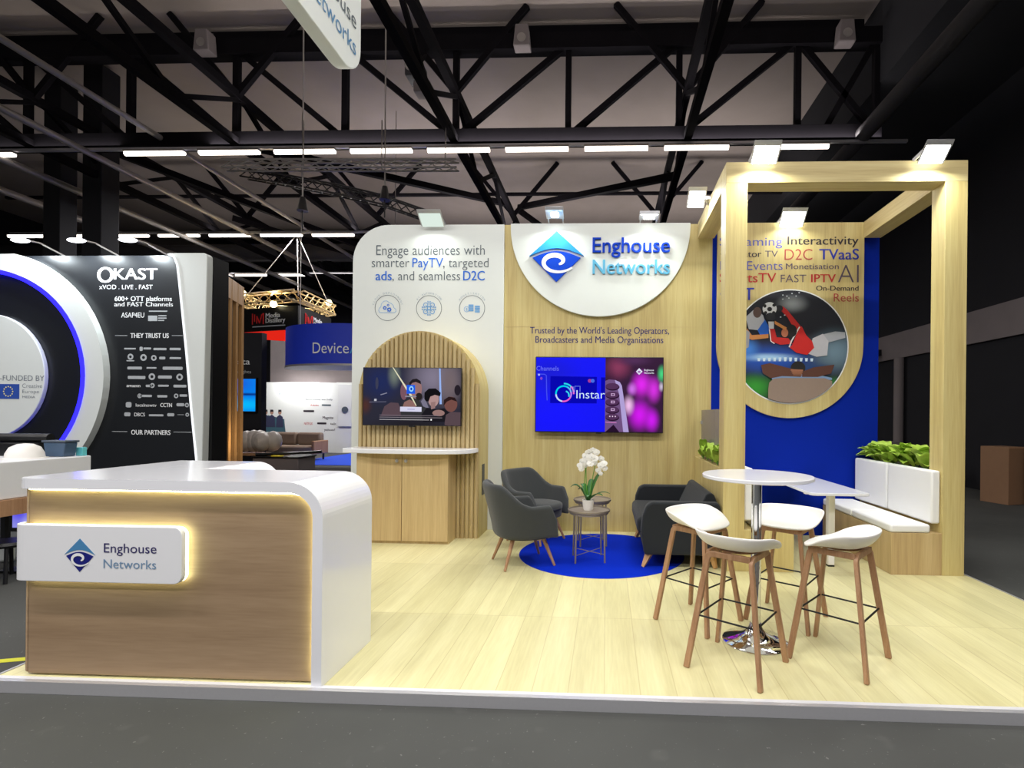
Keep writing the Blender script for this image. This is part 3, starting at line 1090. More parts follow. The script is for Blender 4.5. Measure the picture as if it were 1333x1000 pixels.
# larger screen on the oak wall
c2 = (-0.100, 1.707)
tv2 = tv('television', 'larger wall screen on the oak back wall, half blue, half magenta', c2[0], c2[1], 1.582, 0.935, 6.30, 0.05)
sc2 = 1.575 / 1218
S = lambda u: (u - 671) * sc2
T = lambda v: -(v - 432) * sc2
scr = MB().box(c2[0] - 0.780, 6.2985, c2[1] - 0.456, c2[0] + S(730), 6.2999, c2[1] + 0.456)
scr2 = scr.build('screen', picture('screen picture plain blue', srgb(0, 4, 246), [(S(200), T(250), 0.5, 0.35, srgb(6, 12, 214)), (S(300), T(650), 0.6, 0.3, srgb(0, 0, 255))], 1.0), tv2)
pic = picture('screen picture of magenta lights', srgb(48, 16, 52), [
    (S(850), T(170), 0.22, 0.2, srgb(132, 52, 88)), (S(1000), T(100), 0.3, 0.10, srgb(78, 40, 84)), (S(1075), T(330), 0.17, 0.22, srgb(226, 32, 240)), (S(1190), T(380), 0.12, 0.22, srgb(214, 44, 226)),
    (S(985), T(375), 0.08, 0.11, srgb(206, 110, 232)), (S(1060), T(620), 0.20, 0.26, srgb(212, 10, 240)), (S(1175), T(670), 0.12, 0.20, srgb(206, 16, 240)),
    (S(955), T(530), 0.09, 0.16, srgb(240, 190, 236)), (S(1265), T(230), 0.07, 0.14, srgb(70, 214, 130)), (S(1262), T(350), 0.04, 0.08, srgb(200, 190, 210)), (S(780), T(480), 0.10, 0.5, srgb(60, 14, 52))], 1.0)
mb = MB().box(c2[0] + S(730), 6.2985, c2[1] - 0.456, c2[0] + 0.783, 6.2999, c2[1] + 0.456)
mb.build('screen', pic, tv2)
L2 = Layers(c2[0], c2[1], 671, 432, sc2, 6.298)
L2.poly([(205, 258), (650, 262), (650, 515), (205, 515)], em(8, 8, 176))
L2.poly([(690, 266), (729, 266), (729, 480), (690, 480)], em(8, 8, 176))
L2.text('Channels', 70, 285, 205, 162, em(110, 116, 240))
L2.line([(80, 238), (150, 240), (166, 252), (170, 400), (176, 490)], 0.006, em(70, 80, 235))
L2.poly(px_ell(95, 245, 10, 10), em(170, 180, 255))
L2.poly(px_ell(118, 280, 12, 14), em(130, 70, 200))


def arc_px(cu, cv, r, a0, a1, n=14):
    return [(cu + r * math.cos(math.radians(a0 + (a1 - a0) * k / n)), cv + r * math.sin(math.radians(a0 + (a1 - a0) * k / n))) for k in range(n + 1)]


for (a0, a1, c) in ((100, 175, (200, 215, 255)), (175, 300, (0, 214, 240)), (300, 345, (90, 190, 246)), (-15, 30, (190, 130, 240)), (30, 100, (240, 90, 200))):
    L2.line(arc_px(333, 425, 73, a0, a1), 0.0095, em(*c))
L2.line(arc_px(345, 440, 40, -75, 20), 0.009, em(60, 214, 240))
L2.line(arc_px(338, 420, 92, -92, -45), 0.009, em(40, 220, 235))
L2.line(arc_px(338, 420, 92, -45, 5), 0.009, em(236, 110, 210))
L2.text('Instar', 456, 727, 468, 390, em(214, 236, 255), -0.006)
L2.line([(398, 412), (398, 362), (424, 358), (424, 400), (440, 405)], 0.004, em(150, 170, 250))
L2.line([(438, 405), (440, 352), (490, 352), (490, 405)], 0.004, em(120, 140, 250))
L2.poly(px_ell(582, 300, 18, 18), em(170, 60, 150))
L2.poly(px_ell(610, 300, 18, 18), em(70, 110, 230))
L2.poly([(730, 300), (765, 285), (820, 290), (868, 310), (888, 345), (955, 785), (730, 785)], em(112, 82, 128))
L2.poly([(820, 290), (868, 310), (888, 345), (958, 785), (905, 785), (862, 420)], em(176, 160, 214))
for v in (350, 430, 500, 572, 640):
    L2.poly(px_ell(800, v + 8, 66, 34), em(40, 18, 44))
    L2.poly(px_ell(797, v, 64, 30), em(82, 50, 88))
    if v > 600:
        for u in (776, 802, 828):
            L2.poly(px_ell(u, v - 3, 6, 6), em(240, 210, 240))
    elif v > 400:
        L2.poly([(785, v - 12), (822, v - 12), (822, v + 12), (785, v + 12)], em(206, 170, 214))
        L2.poly([(792, v - 6), (815, v - 6), (815, v + 6), (792, v + 6)], em(82, 50, 88))
L2.line([(735, 692), (840, 697)], 0.004, em(220, 130, 200))
L2.poly([(735, 785), (812, 715), (868, 785)], em(38, 18, 44))
L2.poly([(1050, 176), (1082, 210), (1050, 240), (1020, 210)], em(226, 226, 246))
L2.poly(px_ell(1050, 212, 14, 10), em(150, 110, 170))
L2.text('Enghouse', 1097, 1188, 203, 186, em(240, 240, 250), 0.01)
L2.text('Networks', 1097, 1190, 230, 213, em(240, 240, 250), 0.01)
L2.done('screen_picture', scr2)

# --- half-round white sign with raised emblem and letters
sg = thing('half_round_sign', 'big white half-round sign with raised blue emblem and letters', 'sign', (-0.108, 6.35, 3.84))
SR = 1.117
poly = [(-0.108 + SR * math.cos(PI + PI * k / 64), 3.80 + SR * math.sin(PI + PI * k / 64)) for k in range(65)]
poly = [(-0.108 - SR, 3.843)] + poly + [(-0.108 + SR, 3.843)]
MB().prism(poly, 6.35, BW - 0.001).build('sign_board', M['wall_white'], sg, bevel=0.004)
text(sg, 'Enghouse', [-0.197, 0.755, 3.473, 3.658], 6.327, M['navy_raised'], 0.012, 0.022, 'raised_letters')
text(sg, 'Networks', [-0.194, 0.757, 3.207, 3.383], 6.327, M['sky_raised'], 0.012, 0.022, 'raised_letters')
e0 = (-0.645, 3.423)
eye_emblem(sg, e0[0], e0[1], 0.68, 0.63, 6.325, M['logo_light'], M['logo_dark'], M['print_white'], 0.024)

slog = thing('wall_lettering', 'two-line navy slogan lettering above the larger screen', 'lettering', (-0.1, BW, 2.47))
text(slog, "Trusted by the World's Leading Operators,", [-0.977, 0.764, 2.476, 2.558], BW - 0.002, M['navy'], 0.006)
text(slog, 'Broadcasters and Media Organisations', [-0.908, 0.694, 2.361, 2.443], BW - 0.002, M['navy'], 0.006)

# --- alcove at the right: blue wall, word panel, timber frame
struct(MB().box(1.2901, BW, 0, 3.32, BW + 0.12, 3.845).build('wall_alcove', M['blue_wall']))

wp = thing('word_panel', 'oak panel with rounded foot, coloured words and round sports picture', 'panel', (2.235, BW, 1.44))
PX = lambda u: 2.235 + (u - 340) * 0.00245
PZ = lambda v: 2.318 - (v - 587) * 0.00245
PR = 0.888
poly = [(2.232 - PR, 3.843), (2.232 - PR, 2.33)] + [(2.232 + PR * math.cos(PI + PI * k / 48), 2.33 + PR * math.sin(PI + PI * k / 48)) for k in range(1, 48)] + [(2.232 + PR, 2.33), (2.232 + PR, 3.843)]
PY = 6.36
MB().prism(poly, PY, BW - 0.001).build('panel_board', M['oak'], wp, bevel=0.003)


def pw(s, u0, u1, v0, v1, m, off=0.0):
    text(wp, s, [PX(u0), PX(u1), PZ(v0), PZ(v1)], PY - 0.002, M[m], off)


pw('Streaming', -14, 297, 80, 38, 'ink_violet')
pw('Interactivity', 323, 672, 76, 34, 'ink_dark', 0.012)
pw('Operator', -8, 195, 137, 106, 'ink_dark', 0.012)
pw('TV', 212, 276, 137, 106, 'ink_plum')
pw('D2C', 309, 446, 152, 98, 'ink_brick', -0.006)
pw('TVaaS', 480, 674, 150, 98, 'ink_navy', 0.014)
pw('Live Events', -10, 300, 202, 158, 'ink_violet', -0.006)
pw('Monetisation', 316, 576, 198, 170, 'ink_plum', 0.006)
pw('SportsTV', -12, 269, 264, 218, 'ink_red', 0.006)
pw('FAST', 291, 417, 264, 226, 'ink_plum', -0.006)
pw('IPTV', 441, 562, 264, 224, 'ink_red', 0.016)
pw('AI', 573, 674, 266, 176, 'ink_plum', -0.016)
pw('On-Demand', 466, 674, 306, 281, 'ink_dark', 0.016)
pw('OTT', -8, 160, 353, 292, 'ink_navy', 0.014)
pw('Reels', 553, 676, 360, 320, 'ink_brick')
mb = MB().prism(disc(PX(340), PZ(587), 0.706, n=72), PY - 0.004, PY - 0.0005)
mb.build('picture_rim', M['print_white'], wp)
pu = lambda u: PX(u) - 2.235
pz_ = lambda v: PZ(v) - 1.44
pic = picture('printed night match picture', srgb(16, 20, 34), [
    (pu(350), pz_(372), 0.24, 0.14, srgb(150, 156, 162)), (pu(250), pz_(650), 0.75, 0.26, srgb(14, 84, 196)), (pu(560), pz_(610), 0.42, 0.36, srgb(112, 140, 158)),
    (pu(230), pz_(640), 0.50, 0.07, srgb(170, 214, 250)), (pu(130), pz_(600), 0.2, 0.2, srgb(60, 130, 220)), (pu(170), pz_(790), 0.34, 0.22, srgb(44, 150, 40)), (pu(560), pz_(770), 0.2, 0.12, srgb(40, 120, 50)), (pu(440), pz_(700), 0.4, 0.12, srgb(30, 70, 130))])
mb = MB()
mb.add([(u, PY - 0.0045, v) for u, v in disc(PX(340), PZ(587), 0.692, n=72)], [tuple(range(72))])
mb.build('picture', pic, wp)
D = {}


def pr(r, g, b):
    k = (r, g, b)
    if k not in D:
        D[k] = mat('print %d %d %d' % k, srgb(r, g, b), 0.55, var=0.05, scale=30)
    return D[k]


L3 = Layers(2.235, 2.318, 340, 587, 0.00245, PY - 0.005, (340, 587, 281))
for k in range(11):
    L3.poly([(180 + 26 * k, 640 + abs(k - 5)), (194 + 26 * k, 640 + abs(k - 5)), (192 + 26 * k, 660), (181 + 26 * k, 660)], pr(214, 236, 255))
L3.poly([(118, 440), (165, 396), (205, 430), (218, 470), (180, 505), (135, 500)], pr(176, 178, 186))
L3.poly(px_ell(176, 416, 21, 27), pr(92, 70, 64))
L3.poly([(178, 505), (214, 452), (236, 490), (232, 528), (190, 528)], pr(24, 96, 200))
L3.poly([(124, 494), (150, 530), (232, 524), (232, 544), (150, 554), (130, 545)], pr(196, 128, 66))
L3.poly([(118, 500), (140, 515), (135, 590), (118, 600)], pr(150, 152, 160))
L3.poly([(500, 525), (560, 510), (608, 514), (610, 542), (525, 566)], pr(168, 172, 180))
L3.poly([(450, 545), (500, 522), (528, 560), (522, 630), (470, 637), (430, 622)], pr(190, 190, 196))
L3.poly([(385, 485), (350, 578), (338, 592), (372, 618), (424, 628), (458, 592), (448, 560), (418, 530), (396, 486)], pr(204, 28, 24))
L3.poly([(300, 385), (320, 400), (388, 482), (372, 524), (325, 440), (290, 404)], pr(188, 26, 24))
L3.poly([(234, 496), (262, 500), (272, 540), (330, 545), (352, 572), (292, 578), (242, 560)], pr(196, 26, 24))
L3.line([(385, 488), (345, 560), (335, 590)], 0.008, pr(230, 226, 226))
L3.line([(236, 500), (244, 560), (262, 572)], 0.006, pr(230, 226, 226))
L3.poly(px_ell(345, 508, 27, 32), pr(22, 18, 18))
L3.poly(px_ell(312, 518, 17, 22), pr(186, 112, 80))
L3.poly([(262, 458), (322, 492), (316, 506), (262, 474)], pr(204, 134, 70))
L3.poly([(230, 462), (258, 462), (258, 498), (234, 498)], pr(206, 208, 214))
L3.poly(px_ell(284, 396, 18, 16), pr(28, 30, 36))
L3.poly(px_ell(236, 398, 35, 33), pr(222, 224, 228))
for (u, v, a, b_) in ((236, 400, 12, 11), (212, 384, 8, 9), (258, 380, 9, 8), (216, 418, 8, 8), (256, 418, 8, 8)):
    L3.poly(px_ell(u, v, a, b_), pr(24, 26, 30))
L3.poly(px_ell(240, 438, 25, 20), pr(30, 32, 38))
for (u, v) in ((300, 350), (320, 335), (345, 322), (380, 318), (290, 440), (310, 430), (330, 345), (365, 335), (300, 330)):
    L3.poly(px_ell(u, v, 4, 3, 8), pr(200, 208, 214))
L3.poly([(250, 735), (330, 722), (450, 722), (545, 742), (545, 752), (250, 752)], pr(120, 150, 190))
L3.poly(px_ell(378, 694, 36, 34), pr(22, 18, 20))
L3.poly([(195, 680), (240, 670), (330, 694), (392, 708), (392, 738), (300, 735), (245, 746), (205, 722)], pr(94, 56, 42))
L3.poly([(556, 676), (540, 720), (475, 738), (398, 738), (398, 712), (455, 690)], pr(88, 52, 40))
for k in range(4):
    L3.line([(342 + 4 * k, 704 + 8 * k), (402 - 2 * k, 706 + 8 * k)], 0.009, pr(168 - 12 * k, 110 - 8 * k, 82 - 8 * k))
L3.poly([(232, 800), (236, 768), (258, 748), (300, 744), (510, 744), (545, 758), (545, 800), (520, 812), (440, 860), (340, 875), (232, 850)], pr(146, 126, 112))
L3.done('picture_figures', wp)

# timber frame
fr = thing('timber_portal', 'tall oak portal frame in front of the blue alcove', 'frame', (2.2, 4.85, 0))
F0, F1 = 4.85, 5.05
MB().box(1.10, F0, 0, 1.30, F1, 3.65).build('post', M['oak'], fr, bevel=0.002)
MB().box(3.11, F0, 0, 3.31, F1, 3.65).build('post', M['oak'], fr, bevel=0.002)
MB().box(1.10, F0, 3.6502, 3.31, F1, 3.845).build('front_beam', M['oak_x'], fr, bevel=0.002)
for x0 in (1.10, 3.11):
    MB().box(x0, F1 + 0.0005, 3.6502, x0 + 0.2, BW - 0.045, 3.845).build('side_beam', M['oak_y'], fr, bevel=0.002)
MB().box(1.10, F1 + 0.0005, 0, 1.30, BW - 0.002, 0.955).build('half_wall', M['oak'], fr, bevel=0.002)
MB().box(3.115, F1 + 0.0005, 0, 3.31, BW - 0.002, 0.90).build('half_wall', M['oak'], fr, bevel=0.002)

# smoked screen over the left half wall
m, nt, bs = new_mat('smoked acrylic')
bs.inputs['Base Color'].default_value = srgb(128, 122, 128)
bs.inputs['Roughness'].default_value = 0.25
bs.inputs['Alpha'].default_value = 0.85
M['acrylic'] = m
ac = thing('acrylic_screen', 'grey translucent acrylic screen on the half wall behind the sofa', 'screen', (1.171, 5.72, 0.955))
MB().box(1.168, 5.07, 0.956, 1.174, 6.36, 1.53).build('pane', M['acrylic'], ac)
for z in (1.05, 1.38):
    MB().box(1.160, 6.33, z - 0.02, 1.182, 6.385, z + 0.02).build('clip', M['alu'], ac)

# ================================================================== FLOODLIGHTS
def flood(label, x, y, z, w, d, tilt, power, m, arm_to, aim, inset=0.012, arm_x=None):
    """flat LED floodlight: hinge edge at (x, y, z) by the wall, plate leaning out towards the visitor"""
    t = thing('floodlight', label, 'floodlight', (x, y, z), 'stand floodlights')
    ct, st = math.cos(tilt), math.sin(tilt)

    def P(u, s, h):
        return (x + u, y - s * ct + h * st * 0 - h * st, z + s * st + h * ct)
    mb = MB()
    vs = [P(u, s, h) for h in (0.012, 0.05) for s in (0, d) for u in (-w / 2, w / 2)]
    mb.add(vs, [(0, 2, 3, 1), (4, 5, 7, 6), (0, 1, 5, 4), (2, 6, 7, 3), (0, 4, 6, 2), (1, 3, 7, 5)])
    mb.build('housing', M['alu'], t, bevel=0.004)
    mb = MB()
    vs = [P(u, s, h) for h in (0.0, 0.0115) for s in (inset, d - inset) for u in (-w / 2 + inset * 1.3, w / 2 - inset * 1.3)]
    mb.add(vs, [(0, 2, 3, 1), (4, 5, 7, 6), (0, 1, 5, 4), (2, 6, 7, 3), (0, 4, 6, 2), (1, 3, 7, 5)])
    mb.build('lens', m, t)
    for u in (-w / 2 + 0.02, w / 2 - 0.02):
        q = P(u, d * 0.5, 0.05)
        MB().bar(q, (x + u if arm_x is None else arm_x, arm_to[1] + (0 if arm_x is None else u), arm_to[2]), 0.015, 0.03).build('arm', M['alu'], t)
    c = P(0, d * 0.55, -0.012)
    area('floodlight_glow', c, aim, w * 0.85, d * 0.85, power, (0.95, 1.0, 0.93), math.radians(165))
    return t


PWR = 16.5
flood('slatted floodlight on top of the white header panel', -2.20, 6.335, 3.79, 0.30, 0.20, 0.62, PWR * 0.5, M['lamp_soft'], (0, BW, 3.85), (0, -0.75, -1))
flood('small floodlight above the emblem on the half-round sign', -0.66, 6.30, 3.865, 0.22, 0.17, 0.30, PWR, M['lamp'], (0, BW, 3.85), (0, -0.75, -1), 0.05)
flood('small floodlight above the letters on the half-round sign', 0.49, 6.30, 3.845, 0.24, 0.15, 0.12, PWR, M['lamp'], (0, BW, 3.85), (0, -0.75, -1), 0.045)
flood('glaring floodlight above the word panel', 2.215, 6.33, 3.77, 0.30, 0.20, 0.75, PWR, M['lamp'], (0, BW, 3.85), (0, -0.6, -1))
flood('glaring floodlight at the left end of the front beam', 1.42, 4.78, 3.78, 0.25, 0.17, 0.70, PWR * 1.5, M['lamp'], (0, 4.86, 3.85), (0, -0.40, -1))
flood('glaring floodlight at the right end of the front beam', 2.92, 4.78, 3.77, 0.24, 0.17, 0.70, PWR * 1.5, M['lamp'], (0, 4.86, 3.85), (0, -0.40, -1))
flood('glaring floodlight on the outer side of the left beam', 0.955, 5.70, 3.755, 0.20, 0.19, 0.75, PWR, M['lamp'], (0, 5.62, 3.80), (-0.3, -0.3, -1), 0.012, 1.097)

# ================================================================== RECEPTION COUNTER
rc = thing('reception_counter', 'white and oak reception counter with rounded corner and lit sign', 'counter', (-2.3, 2.9, 0))
HT, TH = 1.08, 0.055
R_ = 0.19


def arch_profile(xl, xr, r=R_, th=TH):
    o = [(xr - r + r * math.cos(a), HT - r + r * math.sin(a)) for a in [PI / 2 - PI / 2 * k / 14 for k in range(15)]]
    i = [(xr - r + (r - th) * math.cos(a), HT - r + (r - th) * math.sin(a)) for a in [PI / 2 * k / 14 for k in range(15)]]
    return [(xl, HT)] + o + [(xr, 0.001), (xr - th, 0.001)] + i + [(xl, HT - th)]


mb = MB()
mb.prism(arch_profile(-2.9, -1.49), 2.635, 3.20)
c_ = []
for (cx, cy, a0) in ((-3.215 + 0.10, 2.635 + 0.10, PI),):
    c_ = [(cx + 0.10 * math.cos(a0 + PI / 2 * k / 8), cy + 0.10 * math.sin(a0 + PI / 2 * k / 8)) for k in range(9)]
mb.prism(c_ + [(-2.9, 2.635), (-2.9, 3.74), (-3.215, 3.74)], HT - TH, HT, 'z')
mb.build('worktop', M['gloss_white'], rc)
mb = MB().prism(arch_profile(-2.899, -2.43), 3.202, 3.74)
mb.build('side_worktop', M['gloss_white'], rc)
# oak front
r2 = R_ - TH
poly = [(-3.15, 0.012), (-1.546, 0.012), (-1.546, HT - R_)] + [(-1.49 - R_ + (r2 - 0.001) * math.cos(PI / 2 * k / 10), HT - R_ + (r2 - 0.001) * math.sin(PI / 2 * k / 10)) for k in range(11)] + [(-3.15, HT - TH - 0.001)]
mb = MB().prism(poly, 2.675, 2.70)
mb.build('front_panel', M['oak_counter'], rc)
MB().box(-3.176, 2.675, 0.012, -3.1505, 3.72, HT - TH - 0.001).build('side_panel', M['oak_counter'], rc, bevel=0.02, seg=4)
MB().box(-3.09, 2.71, 0.0, -1.56, 2.73, 0.0115).build('plinth', M['black'], rc)
# LED line under the white edge
path = [(-3.14, HT - TH - 0.006), (-1.49 - R_, HT - TH - 0.006)] + [(-1.49 - R_ + (r2 - 0.007) * math.sin(PI / 2 * k / 10), HT - R_ + (r2 - 0.007) * math.cos(PI / 2 * k / 10)) for k in range(1, 11)] + [(-1.5525, 0.03)]
mb = MB()
mb.strip([(u, 2.664, v) for u, v in path], (0, 1, 0), 0.008, 0.006)
led = emit('warm LED line', (0.96, 1, 0.54, 1), 17)
mb.build('led_line', led, rc)
# white sign wrapping the corner
SGP = rrect(-3.110, 0.535, -2.236, 0.836, 0.045, 8, (0, 1, 1, 0))
mb = MB()
mb.prism(SGP, 2.612, 2.640)
co = [(-3.110 - 0.0815 * math.sin(PI / 2 * k / 8), 2.672 - 0.06 * math.cos(PI / 2 * k / 8)) for k in range(9)]
ci = [(-3.110 - 0.060 * math.sin(PI / 2 * k / 8), 2.672 - 0.032 * math.cos(PI / 2 * k / 8)) for k in range(8, -1, -1)]
mb.prism(co + ci, 0.535, 0.836, 'z')
mb.box(-3.1925, 2.672, 0.535, -3.1771, 2.98, 0.836)
sp = mb.build('sign_board', M['white'], rc, bevel=0.003)
mb = MB()
_o = rrect(-3.14, 0.545, -2.243, 0.826, 0.04, 8, (0, 1, 1, 0))
mb.tube([(u, 2.653, v) for u, v in _o], 0.008, 8)
mb.build('sign_led', emit('sign LED line', (0.96, 1, 0.56, 1), 9), sp)
e1 = (-2.795, 0.679)
eye_emblem(sp, e1[0], e1[1], 0.172, 0.178, 2.6105, M['logo_teal'], M['logo_navy'], M['print_white'], 0.001)
text(sp, 'Enghouse', [-2.662, -2.373, 0.697, 0.746], 2.6105, mat('dark navy print', srgb(40, 34, 96), 0.5, var=0.02), 0.0)
text(sp, 'Networks', [-2.663, -2.374, 0.614, 0.661], 2.6105, mat('slate blue print', srgb(112, 144, 176), 0.5, var=0.02), 0.0)

# ================================================================== RUG, CHAIRS, SOFA
rug = MB().lathe([(0.0, 0.0005), (0.86, 0.0005), (0.86, 0.003), (0.855, 0.004), (0.0, 0.004)], (-0.045, 5.40), 96)
tag(rug.build('rug', M['rug']), 'round royal blue carpet under the side tables', 'rug')
GR = 0.0042


def grid_mesh(rows, closed_u=False):
    mb = MB()
    n = len(rows[0])
    vs = [p for r in rows for p in r]
    fs = []
    for i in range(len(rows) - 1):
        for k in range(n if closed_u else n - 1):
            k2 = (k + 1) % n
            fs.append((i * n + k, i * n + k2, (i + 1) * n + k2, (i + 1) * n + k))
    mb.add(vs, fs)
    return mb


def lerp(a, b, t):
    return a + (b - a) * t


def smooth01(t):
    t = max(0.0, min(1.0, t))
    return t * t * (3 - 2 * t)


def tub_chair():
    """tub chair facing +x, origin on the floor"""
    root = thing('tub_chair', 'charcoal tub chair', 'chair', (0, 0, 0), 'charcoal tub chairs')
    U, V = 45, 9
    rows = []
    for j in range(V):
        t = j / (V - 1)
        row = []
        for i in range(U):
            s = -1 + 2 * i / (U - 1)          # -1 arm front, 0 middle of the back, 1 other arm front
            q = abs(s)
            sg_ = 1 if s > 0 else -1
            # plan outline: back half circle-ish, arms running forward
            if q < 0.5:
                a = q / 0.5 * PI / 2
                bx, by = -math.cos(a) ** 0.8, math.sin(a) ** 0.75
            else:
                bx, by = (q - 0.5) / 0.5, 1.0
            # size at seat level and at rim level
            x_lo = bx * (0.24 if bx < 0 else 0.27) - 0.02
            x_hi = bx * (0.295 if bx < 0 else 0.27) - 0.045
            y_lo, y_hi = by * 0.275, by * (0.335 - 0.03 * max(0, bx))
            # rim height
            back = 1 - smooth01((q - 0.22) / 0.30)
            arm_drop = smooth01((q - 0.86) / 0.14)
            rim = 0.60 + 0.205 * back - 0.02 * math.sin(PI * smooth01((q - 0.45) / 0.5)) * 0 - 0.14 * arm_drop
            lo = 0.285
            z = lerp(lo, rim, t)
            tt = smooth01(t * 1.02) * 0.45 + t * 0.55
            lean = -0.035 * back * t ** 1.5
            row.append((lerp(x_lo, x_hi, tt) + lean, sg_ * lerp(y_lo, y_hi, tt) if q > 1e-6 else 0.0, z))
        rows.append(row)
    o = grid_mesh(rows).build('shell', M['fabric'], root, smooth=True)
    sd = o.modifiers.new('thick', 'SOLIDIFY')
    sd.thickness = 0.06
    sd.offset = 0.0
    sb = o.modifiers.new('soft', 'SUBSURF')
    sb.levels = sb.render_levels = 1
    # under-shell
    mb = MB()
    n = 40
    prof = []
    for (k, z) in ((0.80, 0.262), (0.97, 0.272), (1.0, 0.29), (1.0, 0.36)):
        prof.append([(((0.245 * math.cos(a)) if math.cos(a) < 0 else 0.25 * abs(math.cos(a)) ** 0.6) * k, 0.27 * math.copysign(abs(math.sin(a)) ** 0.75, math.sin(a)) * k, z) for a in [2 * PI * i / n for i in range(n)]])
    g = grid_mesh(prof, True)
    g.f.append(list(range(n)))
    g.m.append(0)
    g.f.append([3 * n + i for i in range(n)])
    g.m.append(0)
    g.build('seat_base', M['fabric'], root, smooth=True)
    prof = []
    for (k, z) in ((0.90, 0.361), (1.0, 0.375), (1.02, 0.40), (1.0, 0.425), (0.92, 0.442), (0.6, 0.45), (0.2, 0.452)):
        prof.append([(0.02 + ((0.205 * math.cos(a)) if math.cos(a) < 0 else 0.26 * abs(math.cos(a)) ** 0.6) * k, 0.225 * math.copysign(abs(math.sin(a)) ** 0.7, math.sin(a)) * k, z) for a in [2 * PI * i / n for i in range(n)]])
    g = grid_mesh(prof, True)
    g.f.append(list(range(n)))
    g.m.append(0)
    g.f.append([6 * n + i for i in range(n)])
    g.m.append(0)
    g.build('seat_cushion', M['fabric'], root, smooth=True)
    for (sx, sy) in ((1, 1), (1, -1), (-1, 1), (-1, -1)):
        MB().cyl((sx * 0.15 - 0.01, sy * 0.15, 0.268), (sx * 0.245 - 0.01, sy * 0.225, 0.0), 0.021, 0.012, 14).build('leg', M['leg'], root, smooth=True)
    return root


ch = tub_chair()
ch2 = copy_tree(ch)
place(ch, (-0.80, 4.99, 0.0045), math.radians(27), 'charcoal tub chair nearer the counter, seen from its outer side')
place(ch2, (-0.80, 5.90, 0.0045), math.radians(-31), 'charcoal tub chair by the back wall, its seat turned to the viewer')

# --- two-seat sofa, facing -x
so = thing('loveseat', 'dark charcoal two-seat sofa with light wooden legs', 'sofa', (0.72, 5.50, 0))
FD = M['fabric_dark']
MB().box(0.37, 4.981, 0.14, 1.06, 6.06, 0.30).build('seat_frame', FD, so, smooth=True, bevel=0.02, seg=3)
o = MB().box(0.305, 4.985, 0.302, 0.93, 6.055, 0.465).build('seat_cushion', FD, so, smooth=True, bevel=0.05, seg=5)
prof = [(0.86, 0.466), (0.965, 0.69), (0.985, 0.708), (1.01, 0.712), (1.045, 0.695), (1.085, 0.60), (1.085, 0.20), (0.94, 0.20)]
MB().prism(prof, 4.985, 6.055).build('backrest', FD, so, smooth=True, bevel=0.025, seg=3)
for (y0, y1) in ((4.865, 4.98), (6.06, 6.175)):
    prof = [(0.37, 0.13), (1.085, 0.13), (1.085, 0.60), (1.06, 0.635), (0.44, 0.635), (0.385, 0.60), (0.35, 0.50), (0.335, 0.35)]
    MB().prism(prof, y0, y1).build('arm', FD, so, smooth=True, bevel=0.022, seg=3)
for (x, dx) in ((0.42, -0.06), (1.02, 0.03)):
    for (y, dy) in ((4.94, -0.02), (6.10, 0.02)):
        MB().tube([(x, y, 0.131), (x + dx, y + dy, GR + 0.0003)], [0.042, 0.020], 4).build('leg', M['leg_light'], so)


# --- pair of round tray tables
def tray_table():
    root = thing('side_table', 'round taupe side table', 'side table', (0, 0, 0), 'taupe side tables')
    MB().lathe([(0.0, 0.480), (0.205, 0.480), (0.212, 0.488), (0.213, 0.506), (0.207, 0.506), (0.204, 0.492), (0.0, 0.490)], (0, 0), 48).build('tray_top', M['steel_taupe'], root, smooth=True)
    mb = MB()
    mb.tube([(0.19 * math.cos(2 * PI * k / 40), 0.19 * math.sin(2 * PI * k / 40), 0.468) for k in range(40)], 0.008, 8, closed=True)
    mb.build('ring', M['steel_taupe'], root, smooth=True)
    for k in range(4):
        a = PI / 4 + k * PI / 2
        c, s = math.cos(a), math.sin(a)
        MB().cyl((0.192 * c, 0.192 * s, 0.478), (0.205 * c, 0.205 * s, 0.0), 0.009, n=10).build('leg', M['steel_taupe'], root, smooth=True)
    for k in range(2):
        a = PI / 4 + k * PI / 2
        c, s = 0.202 * math.cos(a), 0.202 * math.sin(a)
        z = 0.075 + 0.006 * k
        MB().cyl((c, s, z), (-c, -s, z), 0.004, n=8).build('cross_bar', M['steel_taupe'], root, smooth=True)
    return root


t1 = tray_table()
t2 = copy_tree(t1)
place(t1, (-0.17, 5.14, GR), math.radians(8), 'round taupe side table in front, carrying the orchid pot')
place(t2, (-0.155, 5.78, GR), math.radians(8), 'round taupe side table behind the one with the orchid')

# --- orchid
OX, OY, OZ = -0.18, 5.16, GR + 0.491
orc = thing('potted_orchid', 'white orchid in a small white pot on the front side table', 'plant', (OX, OY, OZ))
MB().lathe([(0.0, 0.0), (0.045, 0.0), (0.050, 0.01), (0.060, 0.105), (0.053, 0.105), (0.048, 0.09), (0.0, 0.09)], (OX, OY), 32, OZ).build('pot', M['plastic_white'], orc, smooth=True)


def leaf_into(mb, base, az, length, width, rise, droop, n=8, fold=0.25):
    """long arched leaf with a folded middle"""
    vs, fs = [], []
    bx, by, bz = base
    for i in range(n + 1):
        t = i / n
        r = length * t
        z = rise * math.sin(PI * 0.62 * t) - droop * t * t
        w = width * math.sin(PI * min(1, 0.12 + 0.88 * t)) ** 0.7 * (1 - 0.1 * t) + 0.002
        ca, sa = math.cos(az), math.sin(az)
        for s, zz in ((-1, w * fold), (0, 0), (1, w * fold)):
            vs.append((bx + ca * r - sa * s * w, by + sa * r + ca * s * w, bz + z + zz))
    for i in range(n):
        for k in range(2):
            fs.append((i * 3 + k, i * 3 + k + 1, i * 3 + 4 + k, i * 3 + 3 + k))
    mb.add(vs, fs)


